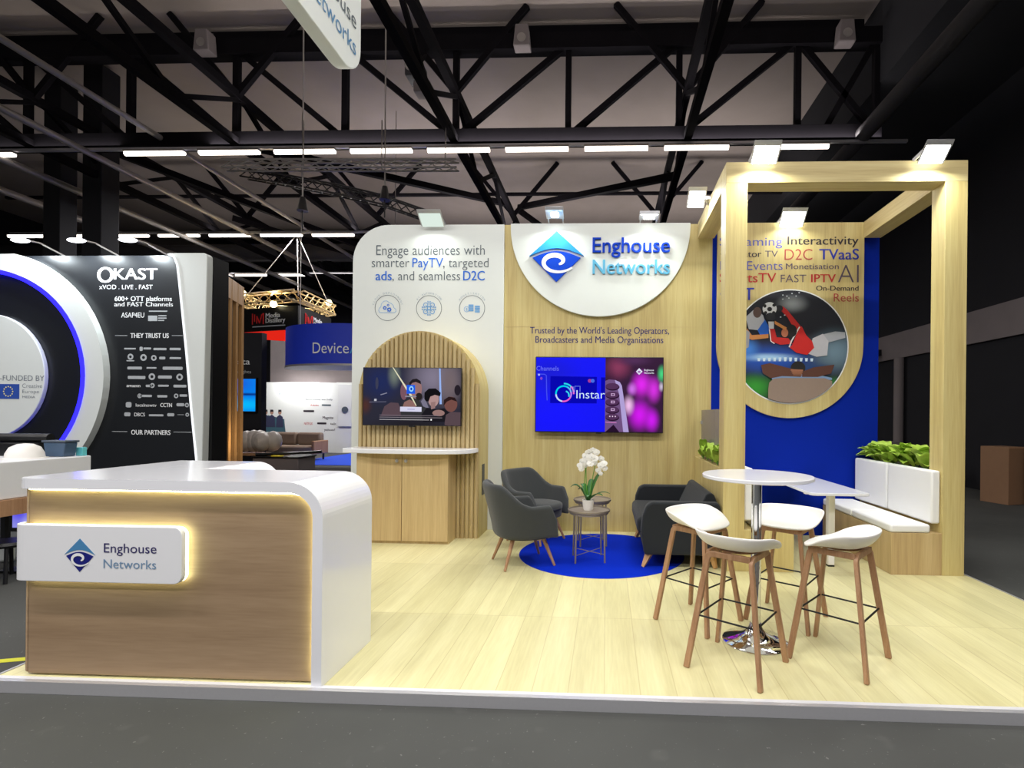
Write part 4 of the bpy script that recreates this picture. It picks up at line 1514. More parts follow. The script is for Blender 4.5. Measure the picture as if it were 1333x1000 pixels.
for (az, ln, wd, rs, dr) in ((PI * 1.02, 0.18, 0.042, 0.17, 0.02), (0.35, 0.17, 0.040, 0.26, -0.03), (0.05, 0.22, 0.018, 0.10, 0.02), (PI * 0.8, 0.13, 0.034, 0.13, 0.02), (-0.5, 0.17, 0.026, 0.09, 0.02), (1.2, 0.15, 0.036, 0.20, 0.0), (-1.6, 0.12, 0.030, 0.08, 0.02), (2.3, 0.12, 0.034, 0.16, 0.0)):
    mb = MB()
    leaf_into(mb, (OX, OY, OZ + 0.095), az, ln, wd, rs, dr)
    o = mb.build('leaf', M['leaf'], orc, smooth=True)
    o.modifiers.new('thick', 'SOLIDIFY').thickness = 0.003
stems = [[(0.0, 0, 0.09), (-0.02, 0.0, 0.24), (-0.025, 0.0, 0.40), (-0.02, -0.01, 0.52), (0.01, -0.02, 0.59), (0.05, -0.03, 0.60)],
         [(0.01, 0.01, 0.09), (0.03, 0.01, 0.26), (0.065, 0.0, 0.45), (0.09, -0.01, 0.54), (0.13, -0.03, 0.52), (0.165, -0.03, 0.44)],
         [(-0.01, 0.0, 0.09), (-0.045, 0.01, 0.22), (-0.03, 0.01, 0.42), (-0.05, 0.0, 0.50), (-0.08, -0.02, 0.49)]]
for st in stems:
    MB().tube([(OX + a, OY + b, OZ + c) for a, b, c in st], 0.004, 8).build('stem', M['leaf_mid'], orc, smooth=True)


def flower(c, face, size):
    mb = MB()
    f = Vector(face).normalized()
    r = f.cross(Vector((0, 0, 1))).normalized()
    u = r.cross(f).normalized()
    c = Vector(c)
    for (a, ln, w) in ((90, 1.0, 0.42), (18, 1.05, 0.62), (162, 1.05, 0.62), (-54, 0.95, 0.42), (234, 0.95, 0.42)):
        a = math.radians(a)
        d = r * math.cos(a) + u * math.sin(a)
        s = r * -math.sin(a) + u * math.cos(a)
        vs = [c]
        for (t, k) in ((0.3, 0.7), (0.6, 1.0), (0.85, 0.75)):
            vs += [c + d * (size * ln * t) + s * (size * w * k) - f * (size * 0.12 * t), c + d * (size * ln * t) - s * (size * w * k) - f * (size * 0.12 * t)]
        vs.append(c + d * size * ln - f * size * 0.22)
        mb.add(vs, [(0, 1, 2), (1, 3, 4, 2), (3, 5, 6, 4), (5, 7, 6)])
    mb.ell(c + f * size * 0.12, (size * 0.16, size * 0.16, size * 0.16), 8, 5)
    return mb


for (a, b, c, s) in ((0.045, -0.04, 0.60, 0.034), (0.0, -0.03, 0.58, 0.034), (0.08, -0.05, 0.585, 0.032), (-0.035, -0.02, 0.545, 0.034), (0.03, -0.05, 0.54, 0.034), (-0.01, -0.04, 0.505, 0.034), (0.065, -0.05, 0.525, 0.033),
                     (-0.06, -0.03, 0.49, 0.034), (0.02, -0.05, 0.475, 0.034), (-0.085, -0.03, 0.45, 0.030), (-0.03, -0.04, 0.455, 0.033), (0.06, -0.04, 0.48, 0.032), (0.125, -0.04, 0.52, 0.032), (0.155, -0.05, 0.475, 0.032), (0.12, -0.05, 0.455, 0.032),
                     (0.165, -0.04, 0.425, 0.028), (0.10, -0.05, 0.405, 0.028), (0.12, -0.05, 0.375, 0.024), (-0.07, -0.03, 0.415, 0.028)):
    flower((OX + a, OY + b, OZ + c), (random.uniform(-0.5, 0.5), -1, random.uniform(-0.4, 0.3)), s * 1.1).build('flower', M['petal'], orc, smooth=True)

# ================================================================== ALCOVE SEATING
def bench(side, label):
    """oak bench base along the alcove side; side +1 right, -1 left"""
    if side > 0:
        x0, x1 = 2.65, 3.1095
    else:
        x0, x1 = 1.3005, 1.76
    t = thing('bench', label, 'bench', ((x0 + x1) / 2, 5.6, 0), 'alcove benches')
    MB().box(x0, F0 + 0.002, 0, x1, BW - 0.045, 0.388).build('base', M['oak_cab'] if side > 0 else M['oak'], t, bevel=0.002)
    return x0, x1


CG = 'bench cushions'
for side in (1, -1):
    w = 'right' if side > 0 else 'left'
    x0, x1 = bench(side, 'oak bench base ' + ('along the right side of the alcove, in front of the plants' if side > 0 else 'at the left of the alcove, half hidden behind the stools'))
    for k, (y0, y1) in enumerate(((F0 + 0.004, 5.62), (5.622, 6.35))):
        where = ['nearest the front', 'by the blue wall'][k]
        if side > 0:
            a, b, c, d = x0 - 0.005, x1 - 0.10, x1 - 0.085, x1 - 0.003
            lb1 = 'white seat cushion on the right-hand bench, ' + where
            lb2 = 'white back cushion leaning under the lime plants, ' + where
        else:
            a, b, c, d = x0 + 0.10, x1 + 0.005, x0 + 0.003, x0 + 0.085
            lb1 = 'white seat cushion on the bench behind the stools, ' + where
            lb2 = 'white back cushion beside the left post, ' + where
        o = MB().box(a, y0, 0.389, b, y1, 0.468).build('seat_cushion', M['leather'], None, smooth=True, bevel=0.022, seg=4, origin=((a + b) / 2, (y0 + y1) / 2, 0.389))
        tag(o, lb1, 'cushion', CG)
        o.name = 'bench_cushion'
        o = MB().box(c, y0 + 0.02, 0.472, d, y1, 0.968).build('back_cushion', M['leather'], None, smooth=True, bevel=0.02, seg=4, origin=((c + d) / 2, (y0 + y1) / 2, 0.472))
        tag(o, lb2, 'cushion', CG)
        o.name = 'upholstered_cushion'

# --- long white table in the alcove
tb = thing('alcove_table', 'white rectangular table between the alcove benches', 'table', (2.15, 5.45, 0))
poly = rrect(1.88, 4.76, 2.42, 6.38, 0.05, 6, (1, 1, 0, 0))
MB().prism(poly, 0.735, 0.760, 'z').build('tabletop', M['gloss_white'], tb, bevel=0.003)
for y in (5.10,):
    lg = MB().box(2.168, y - 0.035, 0.014, 2.232, y + 0.035, 0.70).build('leg', M['plastic_white'], tb, bevel=0.008)
    MB().box(2.170, y - 0.033, 0.0, 2.230, y + 0.033, 0.0135).build('foot_cap', M['black'], lg)
    MB().box(1.95, y - 0.03, 0.7005, 2.36, y + 0.03, 0.7345).build('top_support', M['plastic_white'], tb)

# --- plants along the half walls
def leafy_plant(label, x, y, z, n, hgt, m, seed, spread=0.12, along=False):
    kx = 0.12 if along else 0.35
    rnd = random.Random(seed)
    t = thing('foliage_plant', label, 'plant', (x, y, z), 'plants along the half walls')
    mb, ms = MB(), MB()
    for i in range(n):
        a = rnd.uniform(0, 2 * PI)
        rr = rnd.uniform(0.01, spread)
        h = hgt * rnd.uniform(0.25, 0.95) * (1 - 0.4 * rr / spread)
        p = (x + rr * kx * math.cos(a), y + rr * math.sin(a), z + h)
        ms.tube([(x, y, z), (x + 0.3 * (p[0] - x), y + 0.6 * (p[1] - y), z + h * 0.6), p], 0.003, 5)
        ln = rnd.uniform(0.15, 0.21)
        az = a + rnd.uniform(-0.6, 0.6)
        if along:
            az = rnd.choice((-1, 1)) * PI / 2 + rnd.uniform(-0.22, 0.22)
            ln *= 0.75
        leaf_into(mb, p, az, ln, ln * rnd.uniform(0.28, 0.36), rnd.uniform(0.02, 0.14), rnd.uniform(-0.04, 0.04), 6, 0.35)
    ms.build('stems', M['leaf_mid'], t)
    o = mb.build('leaves', m, t, smooth=True)
    return t


lab = ['first', 'second', 'third', 'fourth', 'fifth', 'sixth']
for k in range(6):
    leafy_plant(lab[k] + ' lime green leafy plant from the frame post along the right half wall', 3.215, 5.27 + 0.19 * k, 0.905, 15, 0.20, M['leaf_lime'] if k % 2 else M['leaf_lime'], 20 + k)
for k in range(4):
    leafy_plant(lab[k] + ' green leafy plant from the left post in front of the acrylic screen', 1.135, 5.27 + 0.26 * k, 0.958, 13, 0.11, M['leaf_lime'], 40 + k, 0.10, True)

# ================================================================== BAR TABLE AND STOOLS
bt = thing('bar_table', 'tall round white bar table on chrome column', 'table', (0.975, 3.35, 0))
MB().lathe([(0.0, 1.052), (0.33, 1.052), (0.345, 1.058), (0.345, 1.074), (0.341, 1.078), (0.0, 1.078)], (0.975, 3.35), 72).build('tabletop', M['gloss_white'], bt, smooth=True)
MB().cyl((0.975, 3.35, 0.05), (0.975, 3.35, 1.051), 0.032, n=32).build('column', M['chrome'], bt, smooth=True)
MB().lathe([(0.0, 0.0), (0.205, 0.0), (0.207, 0.006), (0.20, 0.012), (0.13, 0.028), (0.075, 0.055), (0.045, 0.09), (0.036, 0.12), (0.0, 0.12)], (0.975, 3.35), 64).build('base', M['chrome'], bt, smooth=True)


def bar_stool():
    """low-backed shell stool facing +x"""
    root = thing('bar_stool', 'white shell bar stool', 'stool', (0, 0, 0), 'white shell bar stools')
    U, V = 40, 10
    rows = []
    for j in range(1, V + 1):
        r = j / V
        row = []
        for i in range(U):
            a = 2 * PI * i / U
            c, s = math.cos(a), math.sin(a)
            ex = 0.80
            px = math.copysign(abs(c) ** ex, c) * (0.185 if c > 0 else 0.205)
            py = math.copysign(abs(s) ** ex, s) * 0.235
            up = smooth01((0.72 - c) / 1.15)
            z = 0.700 + 0.092 * up * max(0.0, (r - 0.35) / 0.65) ** 1.9
            z -= 0.018 * max(0, c) ** 2 * r ** 4
            k = 0.35 * r + 0.65 * math.sin(r * PI / 2)
            flare = 1.0
            row.append((px * k * flare, py * k * flare, z))
        rows.append(row)
    g = grid_mesh(rows, True)
    n = len(g.v)
    g.v.append((0, 0, 0.700))
    for i in range(U):
        g.f.append([n, i, (i + 1) % U])
        g.m.append(0)
    o = g.build('seat', M['plastic_white'], root, smooth=True)
    sd = o.modifiers.new('thick', 'SOLIDIFY')
    sd.thickness = 0.012
    sd.offset = -1
    sb = o.modifiers.new('soft', 'SUBSURF')
    sb.levels = sb.render_levels = 1
    T_, B_ = 0.130, 0.215
    cs = [(1, 1), (-1, 1), (-1, -1), (1, -1)]
    for k in range(4):
        c = Vector((cs[k][0], cs[k][1], 0))
        nx = Vector((cs[(k + 1) % 4][0], cs[(k + 1) % 4][1], 0))
        d = (nx - c).normalized()
        foot = c * B_
        top = c * T_ + Vector((0, 0, 0.630))
        pts = [foot, foot + (top - foot) * 0.5, top]
        for q in range(1, 6):
            a = q / 5 * PI / 2
            pts.append(top + d * (0.04 * (1 - math.cos(a))) + Vector((0, 0, 0.028 * math.sin(a))))
        e = top + d * (2 * T_ - 0.004) + Vector((0, 0, 0.028))
        pts.append(e)
        side = Vector((0, 0, 1)).cross(d)
        off = side * (0.0)
        MB().strip([p + off for p in pts], side, 0.024, 0.036 if False else 0.034).build('leg', M['leg'], root, bevel=0.004)
    MB().cyl((0, 0, 0.6755), (0, 0, 0.686), 0.12, n=24).build('seat_mount', M['leg'], root)
    f = 0.30
    kk = B_ + (T_ - B_) * (f / 0.630) - 0.004
    pts = [(cs[k][0] * kk, cs[k][1] * kk, f) for k in range(4)]
    mb = MB()
    for k in range(4):
        mb.tube([pts[k], pts[(k + 1) % 4]], 0.0055, 8)
    mb.build('footrest', M['black_metal'], root, smooth=True)
    return root


st = bar_stool()
spots = [((0.775, 3.025), 54, 'white bar stool nearest the viewer, its shell back turned this way'),
         ((1.415, 3.145), 138, 'white bar stool at the right of the bar table, in front of the bench'),
         ((1.31, 3.75), 233, 'white bar stool behind the bar table, between it and the alcove'),
         ((0.665, 3.67), -44, 'white bar stool beside the sofa, left of the bar table')]
alls = [st] + [copy_tree(st) for _ in range(3)]
for o, (p, a, lb) in zip(alls, spots):
    place(o, (p[0], p[1], 0.001), math.radians(a), lb)

# ================================================================== HANGING SIGN ABOVE THE COUNTER
hx = -1.86
hs = thing('hanging_sign', 'white hanging sign with rounded lower corner, above the counter', 'sign', (hx, 2.8, 3.9))
H1 = 3.74
hz = 3.90
poly = rrect(1.90, hz, H1, hz + 1.8, 0.25, 10, (1, 1, 1, 1))
MB().prism(poly, hx - 0.10, hx, 'x').build('sign_body', M['wall_white'], hs, bevel=0.006)


def side_text(parent, s, y0, y1, z0, z1, x, m, off=0.0):
    mb = MB()
    text_into(mb, s, y0, y1, z0, z1, 0, off)
    mb.v = [(x, p[0], p[2]) for p in mb.v]
    return mb.build('lettering', m, parent)


side_text(hs, 'Enghouse', 3.02, 3.66, hz + 0.345, hz + 0.46, hx + 0.003, M['ink'])
side_text(hs, 'Networks', 3.02, 3.66, hz + 0.155, hz + 0.27, hx + 0.003, M['logo_teal'])
for y in (2.1, 3.3):
    MB().cyl((hx - 0.05, y, hz + 1.8), (hx - 0.05, y, 9.99), 0.006, n=6).build('wire', M['rig'], hs)

# ================================================================== NEIGHBOURING STAND AT THE LEFT
NY = 7.2
top = 3.72
ns = thing('exhibition_wall', 'black and white neighbouring stand wall with glowing blue ring', 'exhibition wall', (-8, NY, FZ))
xr = (-5.733, 2.285)[0]
xw = (-6.304, 3.702)[0]
MB().box(-11.5, NY, FZ, xw + 0.45, NY + 0.15, top).build('black_board', mat('satin black board', srgb(22, 24, 28), 0.35, var=0.1), ns)
wp_ = [(-6.304, 3.702), (-6.213, 3.658), (-6.166, 3.547), (-6.141, 3.36), (-6.092, 2.942), (-6.017, 2.283), (-5.941, 1.514), (-5.853, 0.746)]
right = [(-5.826, 0.307), (-5.668, 0.31)]
edge_line = wp_ + [(right[0][0], FZ + 0.001)]
poly = [(xw, top)] + wp_[1:] + [(right[0][0], FZ + 0.001), (xr - 0.05, FZ + 0.001), (xr, top - 0.25)] + [(xr - 0.06 + 0.06 * math.cos(PI / 2 * k / 5), top - 0.06 + 0.06 * math.sin(PI / 2 * k / 5)) for k in range(6)]
MB().prism(poly, NY - 0.12, NY - 0.001).build('white_board', M['wall_white'], ns, bevel=0.01)
mb = MB()
mb.tube([(u, NY - 0.125, v) for u, v in edge_line], 0.012, 6)
mb.build('light_edge', emit('white edge light', (0.92, 0.95, 1, 1), 1.4), ns)
rc0 = (-9.116, 1.941)
KP = 7.2 / 665
rO, rI, rB = 170.5 * KP, 144 * KP, 85 * KP


def ring_solid(r0, r1, y0, y1, z_min, n=72):
    """upright ring, cut off at the top of the board and at the floor"""
    mb = MB()
    vs, fs = [], []
    for k in range(n):
        a = 2 * PI * k / n
        for (r, y) in ((r0, y0), (r1, y0), (r1, y1), (r0, y1)):
            z = rc0[1] + r * math.sin(a)
            vs.append((rc0[0] + r * math.cos(a), y, max(z_min, min(top - 0.001, z))))
    for k in range(n):
        j = (k + 1) % n
        for q in range(4):
            q2 = (q + 1) % 4
            fs.append((k * 4 + q, k * 4 + q2, j * 4 + q2, j * 4 + q))
    mb.add(vs, fs)
    return mb


ring_solid(rI, rO, NY - 0.10, NY - 0.001, FZ).build('white_ring', M['wall_white'], ns)
mb = MB()
mb.tube([(rc0[0] + (rI - 0.02) * math.cos(2 * PI * k / 72), NY - 0.09, max(FZ, rc0[1] + (rI - 0.02) * math.sin(2 * PI * k / 72))) for k in range(72)], 0.034, 6, closed=True)
mb.build('blue_light_ring', M['led_blue'], ns)
MB().prism([(rc0[0] + rB * 0.99 * math.cos(2 * PI * k / 60), rc0[1] + rB * 1.0 * math.sin(2 * PI * k / 60)) for k in range(60)], NY - 0.06, NY - 0.002).build('white_disc', M['wall_white'], ns, bevel=0.008)
W_ = M['print_white']


def nt_(s, x0, y1, x1, y0, m=None, off=0.01, y=NY - 0.003):
    """lettering given by its box on the board"""
    text(ns, s, [x0, x1, y1, y0], y, m or W_, off)


for (s, b, off) in (('O', (-7.479, -7.233, 3.326, 3.551), 0.035), ('KAST', (-7.227, -6.57, 3.371, 3.533), 0.03), ('xVOD . LIVE . FAST', (-7.448, -6.638, 3.23, 3.292), 0.004),
                    ('600+ OTT platforms', (-7.212, -6.346, 3.056, 3.124), 0.025), ('and FAST Channels', (-7.217, -6.328, 2.978, 3.04), 0.025), ('ASAP4EU', (-7.11, -6.761, 2.815, 2.888), 0.01),
                    ('THEY TRUST US', (-6.967, -6.387, 2.518, 2.586), 0.03), ('OUR PARTNERS', (-6.941, -6.349, 1.106, 1.173), 0.03),
                    ('localnowtv', (-6.875, -6.562, 1.515, 1.559), 0.01), ('CCTN', (-6.504, -6.33, 1.512, 1.568), 0.03), ('DBCS', (-6.897, -6.735, 1.373, 1.424), 0.01), ('amazon', (-7.018, -6.809, 1.799, 1.844), 0.02)):
    text(ns, s, list(b), NY - 0.003, W_, off)
lg = mat('grey print', srgb(176, 180, 184), 0.6, var=0.02)
# the partner marks that cannot be read, as plain small shapes
mk = MB()
marks = [(-7.059, -6.884, 2.349, 2.371), (-6.826, -6.779, 2.327, 2.389), (-6.768, -6.652, 2.35, 2.378), (-6.617, -6.42, 2.34, 2.373), (-6.373, -6.206, 2.341, 2.375),
         (-7.022, -6.905, 2.175, 2.192), (-6.528, -6.436, 2.206, 2.245), (-6.372, -6.199, 2.212, 2.24), (-7.009, -6.788, 2.057, 2.097), (-6.718, -6.568, 2.07, 2.093), (-6.475, -6.174, 2.055, 2.1),
         (-7.002, -6.734, 1.917, 1.962), (-6.543, -6.335, 1.926, 1.971), (-6.727, -6.634, 1.801, 1.835), (-6.542, -6.38, 1.808, 1.836), (-6.31, -6.114, 1.799, 1.838),
         (-6.842, -6.633, 1.655, 1.688), (-6.552, -6.401, 1.651, 1.685), (-6.216, -6.101, 1.665, 1.699), (-7.027, -6.94, 1.501, 1.58), (-6.261, -6.145, 1.525, 1.57), (-7.049, -6.956, 1.372, 1.428), (-6.676, -6.456, 1.376, 1.404), (-6.398, -6.294, 1.378, 1.423), (-6.248, -6.144, 1.399, 1.405),
         (-7.201, -7.014, 2.546, 2.554), (-6.341, -6.179, 2.549, 2.557), (-7.233, -7, 1.143, 1.151), (-6.303, -6.026, 1.145, 1.153), (-6.692, -6.414, 2.9, 2.917), (-6.552, -6.425, 2.833, 2.85), (-6.552, -6.424, 2.799, 2.816), (-6.552, -6.459, 2.766, 2.782)]
for (x0, x1, z0, z1) in marks:
    mk.add([(p, NY - 0.003, q) for p, q in rrect(x0, z0, x1, z1, min((z1 - z0), (x1 - x0)) * 0.3, 3)], [tuple(range(16))])
for c, r in (((-6.964, 2.242), 0.045), ((-6.766, 2.232), 0.05), ((-6.61, 2.227), 0.042), ((-6.636, 1.953), 0.05), ((-6.219, 1.95), 0.05), ((-6.629, 1.824), 0.036), ((-6.819, 1.671), 0.034), ((-6.105, 1.543), 0.032), ((-6.098, 1.403), 0.028), ((-6.268, 1.675), 0.034)):
    ring_into(mk, c[0], c[1], r * 0.45, r, NY - 0.003, 16)
mk.build('partner_marks', lg, ns)
x0, x1, z0, z1 = -6.703, -6.563, 2.765, 2.844
MB().add([(x0, NY - 0.003, z0), (x1, NY - 0.003, z0), (x1, NY - 0.003, z1), (x0, NY - 0.003, z1)], [(0, 1, 2, 3)]).build('flag_mark', lg, ns)
gy = mat('grey ink', srgb(120, 126, 136), 0.6, var=0.02)
text(ns, 'CO-FUNDED BY', [-9.065, -8.206, 1.876, 1.954], NY - 0.063, gy, -0.004)
text(ns, 'Creative', [-8.54, -8.239, 1.773, 1.834], NY - 0.063, gy, -0.01)
text(ns, 'Europe', [-8.539, -8.285, 1.695, 1.745], NY - 0.063, gy, -0.01)
text(ns, 'MEDIA', [-8.538, -8.342, 1.623, 1.656], NY - 0.063, gy, 0.0)
x0, x1, z0, z1 = -8.923, -8.586, 1.609, 1.826
fg = MB().add([(x0, NY - 0.063, z0), (x1, NY - 0.063, z0), (x1, NY - 0.063, z1), (x0, NY - 0.063, z1)], [(0, 1, 2, 3)]).build('flag_mark', mat('flag blue', srgb(40, 78, 170), 0.6), ns)
mb = MB()
for k in range(12):
    a = 2 * PI * k / 12
    mb.add([(p, NY - 0.064, q) for p, q in disc((x0 + x1) / 2 + 0.07 * math.cos(a), (z0 + z1) / 2 + 0.07 * math.sin(a), 0.011, n=8)], [tuple(range(8))])
mb.build('flag_stars', mat('pale gold print', srgb(230, 220, 150), 0.6), fg)
for k, px in enumerate(((-8.365, 7.05, 3.852), (-7.534, 7.05, 3.85), (-6.779, 7.05, 3.853))):
    x, y, z = px
    t = thing('spotlight', ['lit spotlight arm leftmost on top of the black stand wall', 'lit spotlight arm in the middle of the black stand wall', 'lit spotlight arm above the big white word on the black stand wall'][k], 'spotlight', (x, y, z), 'spotlights of the black stand')
    MB().tube([(x + 0.35, NY + 0.05, top), (x + 0.12, NY - 0.1, z + 0.02), (x, y - 0.1, z + 0.03)], 0.012, 6).build('arm', M['rig'], t)
    MB().ell((x, y - 0.1, z + 0.01), (0.13, 0.07, 0.03), 14, 8).build('head', emit('lit spotlight head', (0.9, 0.92, 1, 1), 4), t, smooth=True)
    area('spotlight_glow', (x, y - 0.12, z - 0.05), (0, 0.35, -1), 0.12, 0.08, 14, (0.85, 0.95, 1))
# dark return and timber slats at its right end
dk = MB()
q0, q1 = (-5.767, 2.305), (-5.994, 2.383)
dk.box(xr - 0.05, NY + 0.001, FZ, xr + 0.004, NY + 0.30, top - 0.02)
tag(dk.build('exhibition_panel', M['black']), 'dark end wall beside the white edge of the black stand', 'exhibition wall')['kind'] = 'thing'
sl = thing('timber_screen', 'timber slatted screen at the end of the black stand', 'screen', (q1[0], 8.5, FZ))
a0, a1 = (-6.612, 2.453)[0], (-6.938, 2.562)[0]
wx = lambda t: a0 + (a1 - a0) * t
wy = lambda t: 8.5 + 0.9 * t
zt0 = (-6.531, 3.809)[1]
mb = MB()
for k in range(4):
    t0 = k / 3 * 0.97
    mb.bar((wx(t0) + 0.02, wy(t0), FZ), (wx(t0) + 0.02, wy(t0), zt0), 0.06, 0.06)
mb.build('slats', M['leg_light'], sl)
MB().bar((wx(0) + 0.045, wy(0) - 0.02, zt0 - 0.18), (wx(1) + 0.045, wy(1) - 0.02, zt0 - 0.18), 0.03, 0.36).build('head_board', M['leg_light'], sl)
MB().bar((wx(0) - 0.06, wy(0) - 0.02, zt0 / 2), (wx(1) - 0.06, wy(1) - 0.02, zt0 / 2), 0.03, zt0 - 0.1).build('back_board', M['black'], sl)
area('slat_light', (wx(0.5) + 0.5, 8.75, 0.9), (-1, 0.3, 0.4), 0.2, 0.2, 2.5, (1, 0.75, 0.45))  # warm area light on the slats, without a fitting

# white counter of that stand with things on it
CY = 5.0
nc = thing('display_counter', 'white counter of the black stand with wooden edge', 'counter', (-5.7, 4.2, FZ))
ct = 0.993
MB().box(-6.15, 3.2, ct - 0.33, -5.24, 5.0, ct).build('counter_box', M['white'], nc, bevel=0.01)
MB().box(-6.18, 3.2, ct - 0.47, -5.20, 5.02, ct - 0.331).build('wooden_edge', M['leg'], nc)
for x, y in ((-5.32, 4.92), (-6.05, 4.92), (-5.32, 3.3), (-6.05, 3.3)):
    MB().bar((x, y, FZ), (x, y, ct - 0.472), 0.05, 0.05).build('leg', M['black_metal'], nc)
tag(MB().lathe([(0.16, 0.0), (0.155, 0.008), (0.135, 0.01), (0.13, 0.05), (0.105, 0.105), (0.055, 0.135), (0.0, 0.142)], (-5.47, 4.60), 28, ct + 0.001).build('hard_hat', M['plastic_white'], smooth=True), 'white domed hard hat on the neighbouring counter', 'hard hat')
bn = thing('plastic_crate', 'smoky blue plastic crate on the neighbouring counter', 'crate', (-5.4, 4.84, ct))
MB().prism([(-5.49, ct + 0.002), (-5.31, ct + 0.002), (-5.285, ct + 0.14), (-5.515, ct + 0.14)], 4.79, 4.91).build('body', mat('smoky blue plastic', srgb(70, 92, 118), 0.3), bn, bevel=0.008)
MB().box(-5.525, 4.782, ct + 0.141, -5.275, 4.918, ct + 0.16).build('rim', mat('grey blue rim', srgb(80, 90, 104), 0.4), bn, bevel=0.004)
tag(MB().box(-5.33, 4.93, ct + 0.001, -5.26, 4.975, ct + 0.085).build('carton', mat('turquoise card', srgb(110, 214, 220), 0.5), bevel=0.003), 'small turquoise carton beside the plastic crate', 'carton')
tag(MB().box(-6.05, 4.80, ct + 0.001, -5.62, 4.98, ct + 0.13).build('storage_box', M['black'], bevel=0.01), 'flat black storage box under the rolled bag', 'box')
tag(MB().tube([(-6.3, 4.86, ct + 0.176), (-5.56, 4.90, ct + 0.176)], 0.045, 12).build('rolled_bag', M['black'], smooth=True), 'long black rolled bag lying behind the hard hat', 'bag')
x, z = (-5.424, 0.47)
mo = thing('display_monitor', 'tilted monitor glowing violet under the neighbouring counter', 'monitor', (x, 4.6, FZ))
MB().box(x - 0.20, 4.60, z - 0.17, x + 0.16, 4.63, z + 0.16).build('casing', M['black'], mo, bevel=0.005)
MB().box(x - 0.16, 4.596, z - 0.13, x + 0.13, 4.599, z + 0.13).build('screen', picture('violet screen picture', srgb(150, 150, 240), [(-0.10, z - FZ + 0.05, 0.16, 0.2, srgb(70, 50, 240)), (0.08, z - FZ - 0.1, 0.2, 0.12, srgb(210, 210, 250))], 0.9), mo)
MB().box(x - 0.04, 4.635, FZ, x + 0.02, 4.68, z).build('stand', M['black'], mo)
MB().box(x - 0.2, 4.5, FZ, x + 0.18, 4.8, FZ + 0.02).build('foot', M['black'], mo)
sx_ = (-5.316, 0.199)[0]
ds = thing('black_stool', 'black stool beside the violet monitor, seen past the counter edge', 'stool', (sx_, 4.35, FZ))
MB().lathe([(0.0, 0.30), (0.15, 0.30), (0.16, 0.32), (0.15, 0.345), (0.0, 0.35)], (sx_, 4.35), 24, FZ).build('seat', M['black'], ds, smooth=True)
for k in range(4):
    a = PI / 4 + k * PI / 2
    MB().cyl((sx_ + 0.13 * math.cos(a), 4.35 + 0.13 * math.sin(a), FZ + 0.30), (sx_ + 0.19 * math.cos(a), 4.35 + 0.19 * math.sin(a), FZ), 0.014, n=8).build('leg', M['black_metal'], ds)
for k, pxy in enumerate((((-5.933, 0.1)), ((-5.871, 0.114)))):
    x, z = pxy
    tag(MB().box(x - 0.06, 4.80 + 0.16 * k, FZ + 0.001, x + 0.06, 4.88 + 0.16 * k, z + 0.06).build('waste_sack', M['wall_white'], bevel=0.03, seg=3), ['white paper sack standing behind the black stool', 'white paper sack below the violet monitor'][k], 'sack', 'white sacks')
tag(MB().prism([(-4.6, 2.62), (-3.34, 2.98), (-3.35, 3.03), (-4.61, 2.67)], FZ + 0.0005, FZ + 0.002, 'z').build('floor_tape', mat('yellow tape', srgb(206, 206, 40), 0.5)), 'strip of yellow tape on the dark floor by the counter', 'tape')

# ================================================================== FAR STANDS BETWEEN
SY = 19.0
dw = thing('exhibition_wall', 'white far stand wall with client names behind the sofa', 'exhibition wall', (-9.5, SY, FZ))
xa, xb = (-13.252, 1.941)[0], (-10.497, 1.965)[0]
MB().box(xa, SY, FZ, xb + 0.25, SY + 0.2, (-11.399, 2.6)[1]).build('front_board', M['wall_white'], dw)
MB().box(xa, SY + 0.6, FZ, (-9.61, 2.592)[0], SY + 0.8, (-11.777, 4.385)[1]).build('rear_board', M['concrete'], dw)
MB().box(xb + 0.26, SY - 0.05, FZ, (-9.315, 2.557)[0], SY + 0.1, (-10.206, 2.609)[1]).build('side_board', M['wall_white'], dw)
mb = MB()
for i, (x0, y0, x1, y1) in enumerate(((339, 503, 347, 506),)):
    pass
text(dw, 'DeviceAtlas', [-12.503, -11.814, 2.141, 2.272], SY - 0.004, M['ink_light'])
for s, b, c in (('Businesses we help', (-11.452, -10.408, 1.932, 1.99), 'ink'), ('Adobe', (-11.271, -10.942, 1.711, 1.77), 'ink_red'), ('arrivalo', (-10.823, -10.465, 1.716, 1.774), 'ink'), ('smartclip', (-11.537, -11.119, 1.476, 1.549), 'ink_dark'),
                ('Magnite', (-10.788, -10.371, 1.22, 1.323), 'ink_dark'), ('NETFLIX', (-11.502, -11.174, 0.994, 1.081), 'ink_red'), ('Comcast', (-10.995, -10.637, 1.014, 1.087), 'ink_dark'), ('tubi', (-10.488, -10.25, 1.004, 1.091), 'ink_dark'), ('yahoo!', (-10.724, -10.307, 0.769, 0.856), 'ink_dark')):
    if s in ('arrivalo', 'smartclip', 'Comcast'):
        mb = MB()
        mb.add([(u, SY - 0.004, v) for u, v in rrect(b[0], b[2], b[1], b[3], 0.02, 3)], [tuple(range(16))])
        mb.build('client_mark', M[c], dw)
    else:
        text(dw, s, list(b), SY - 0.004, M[c], 0.01)
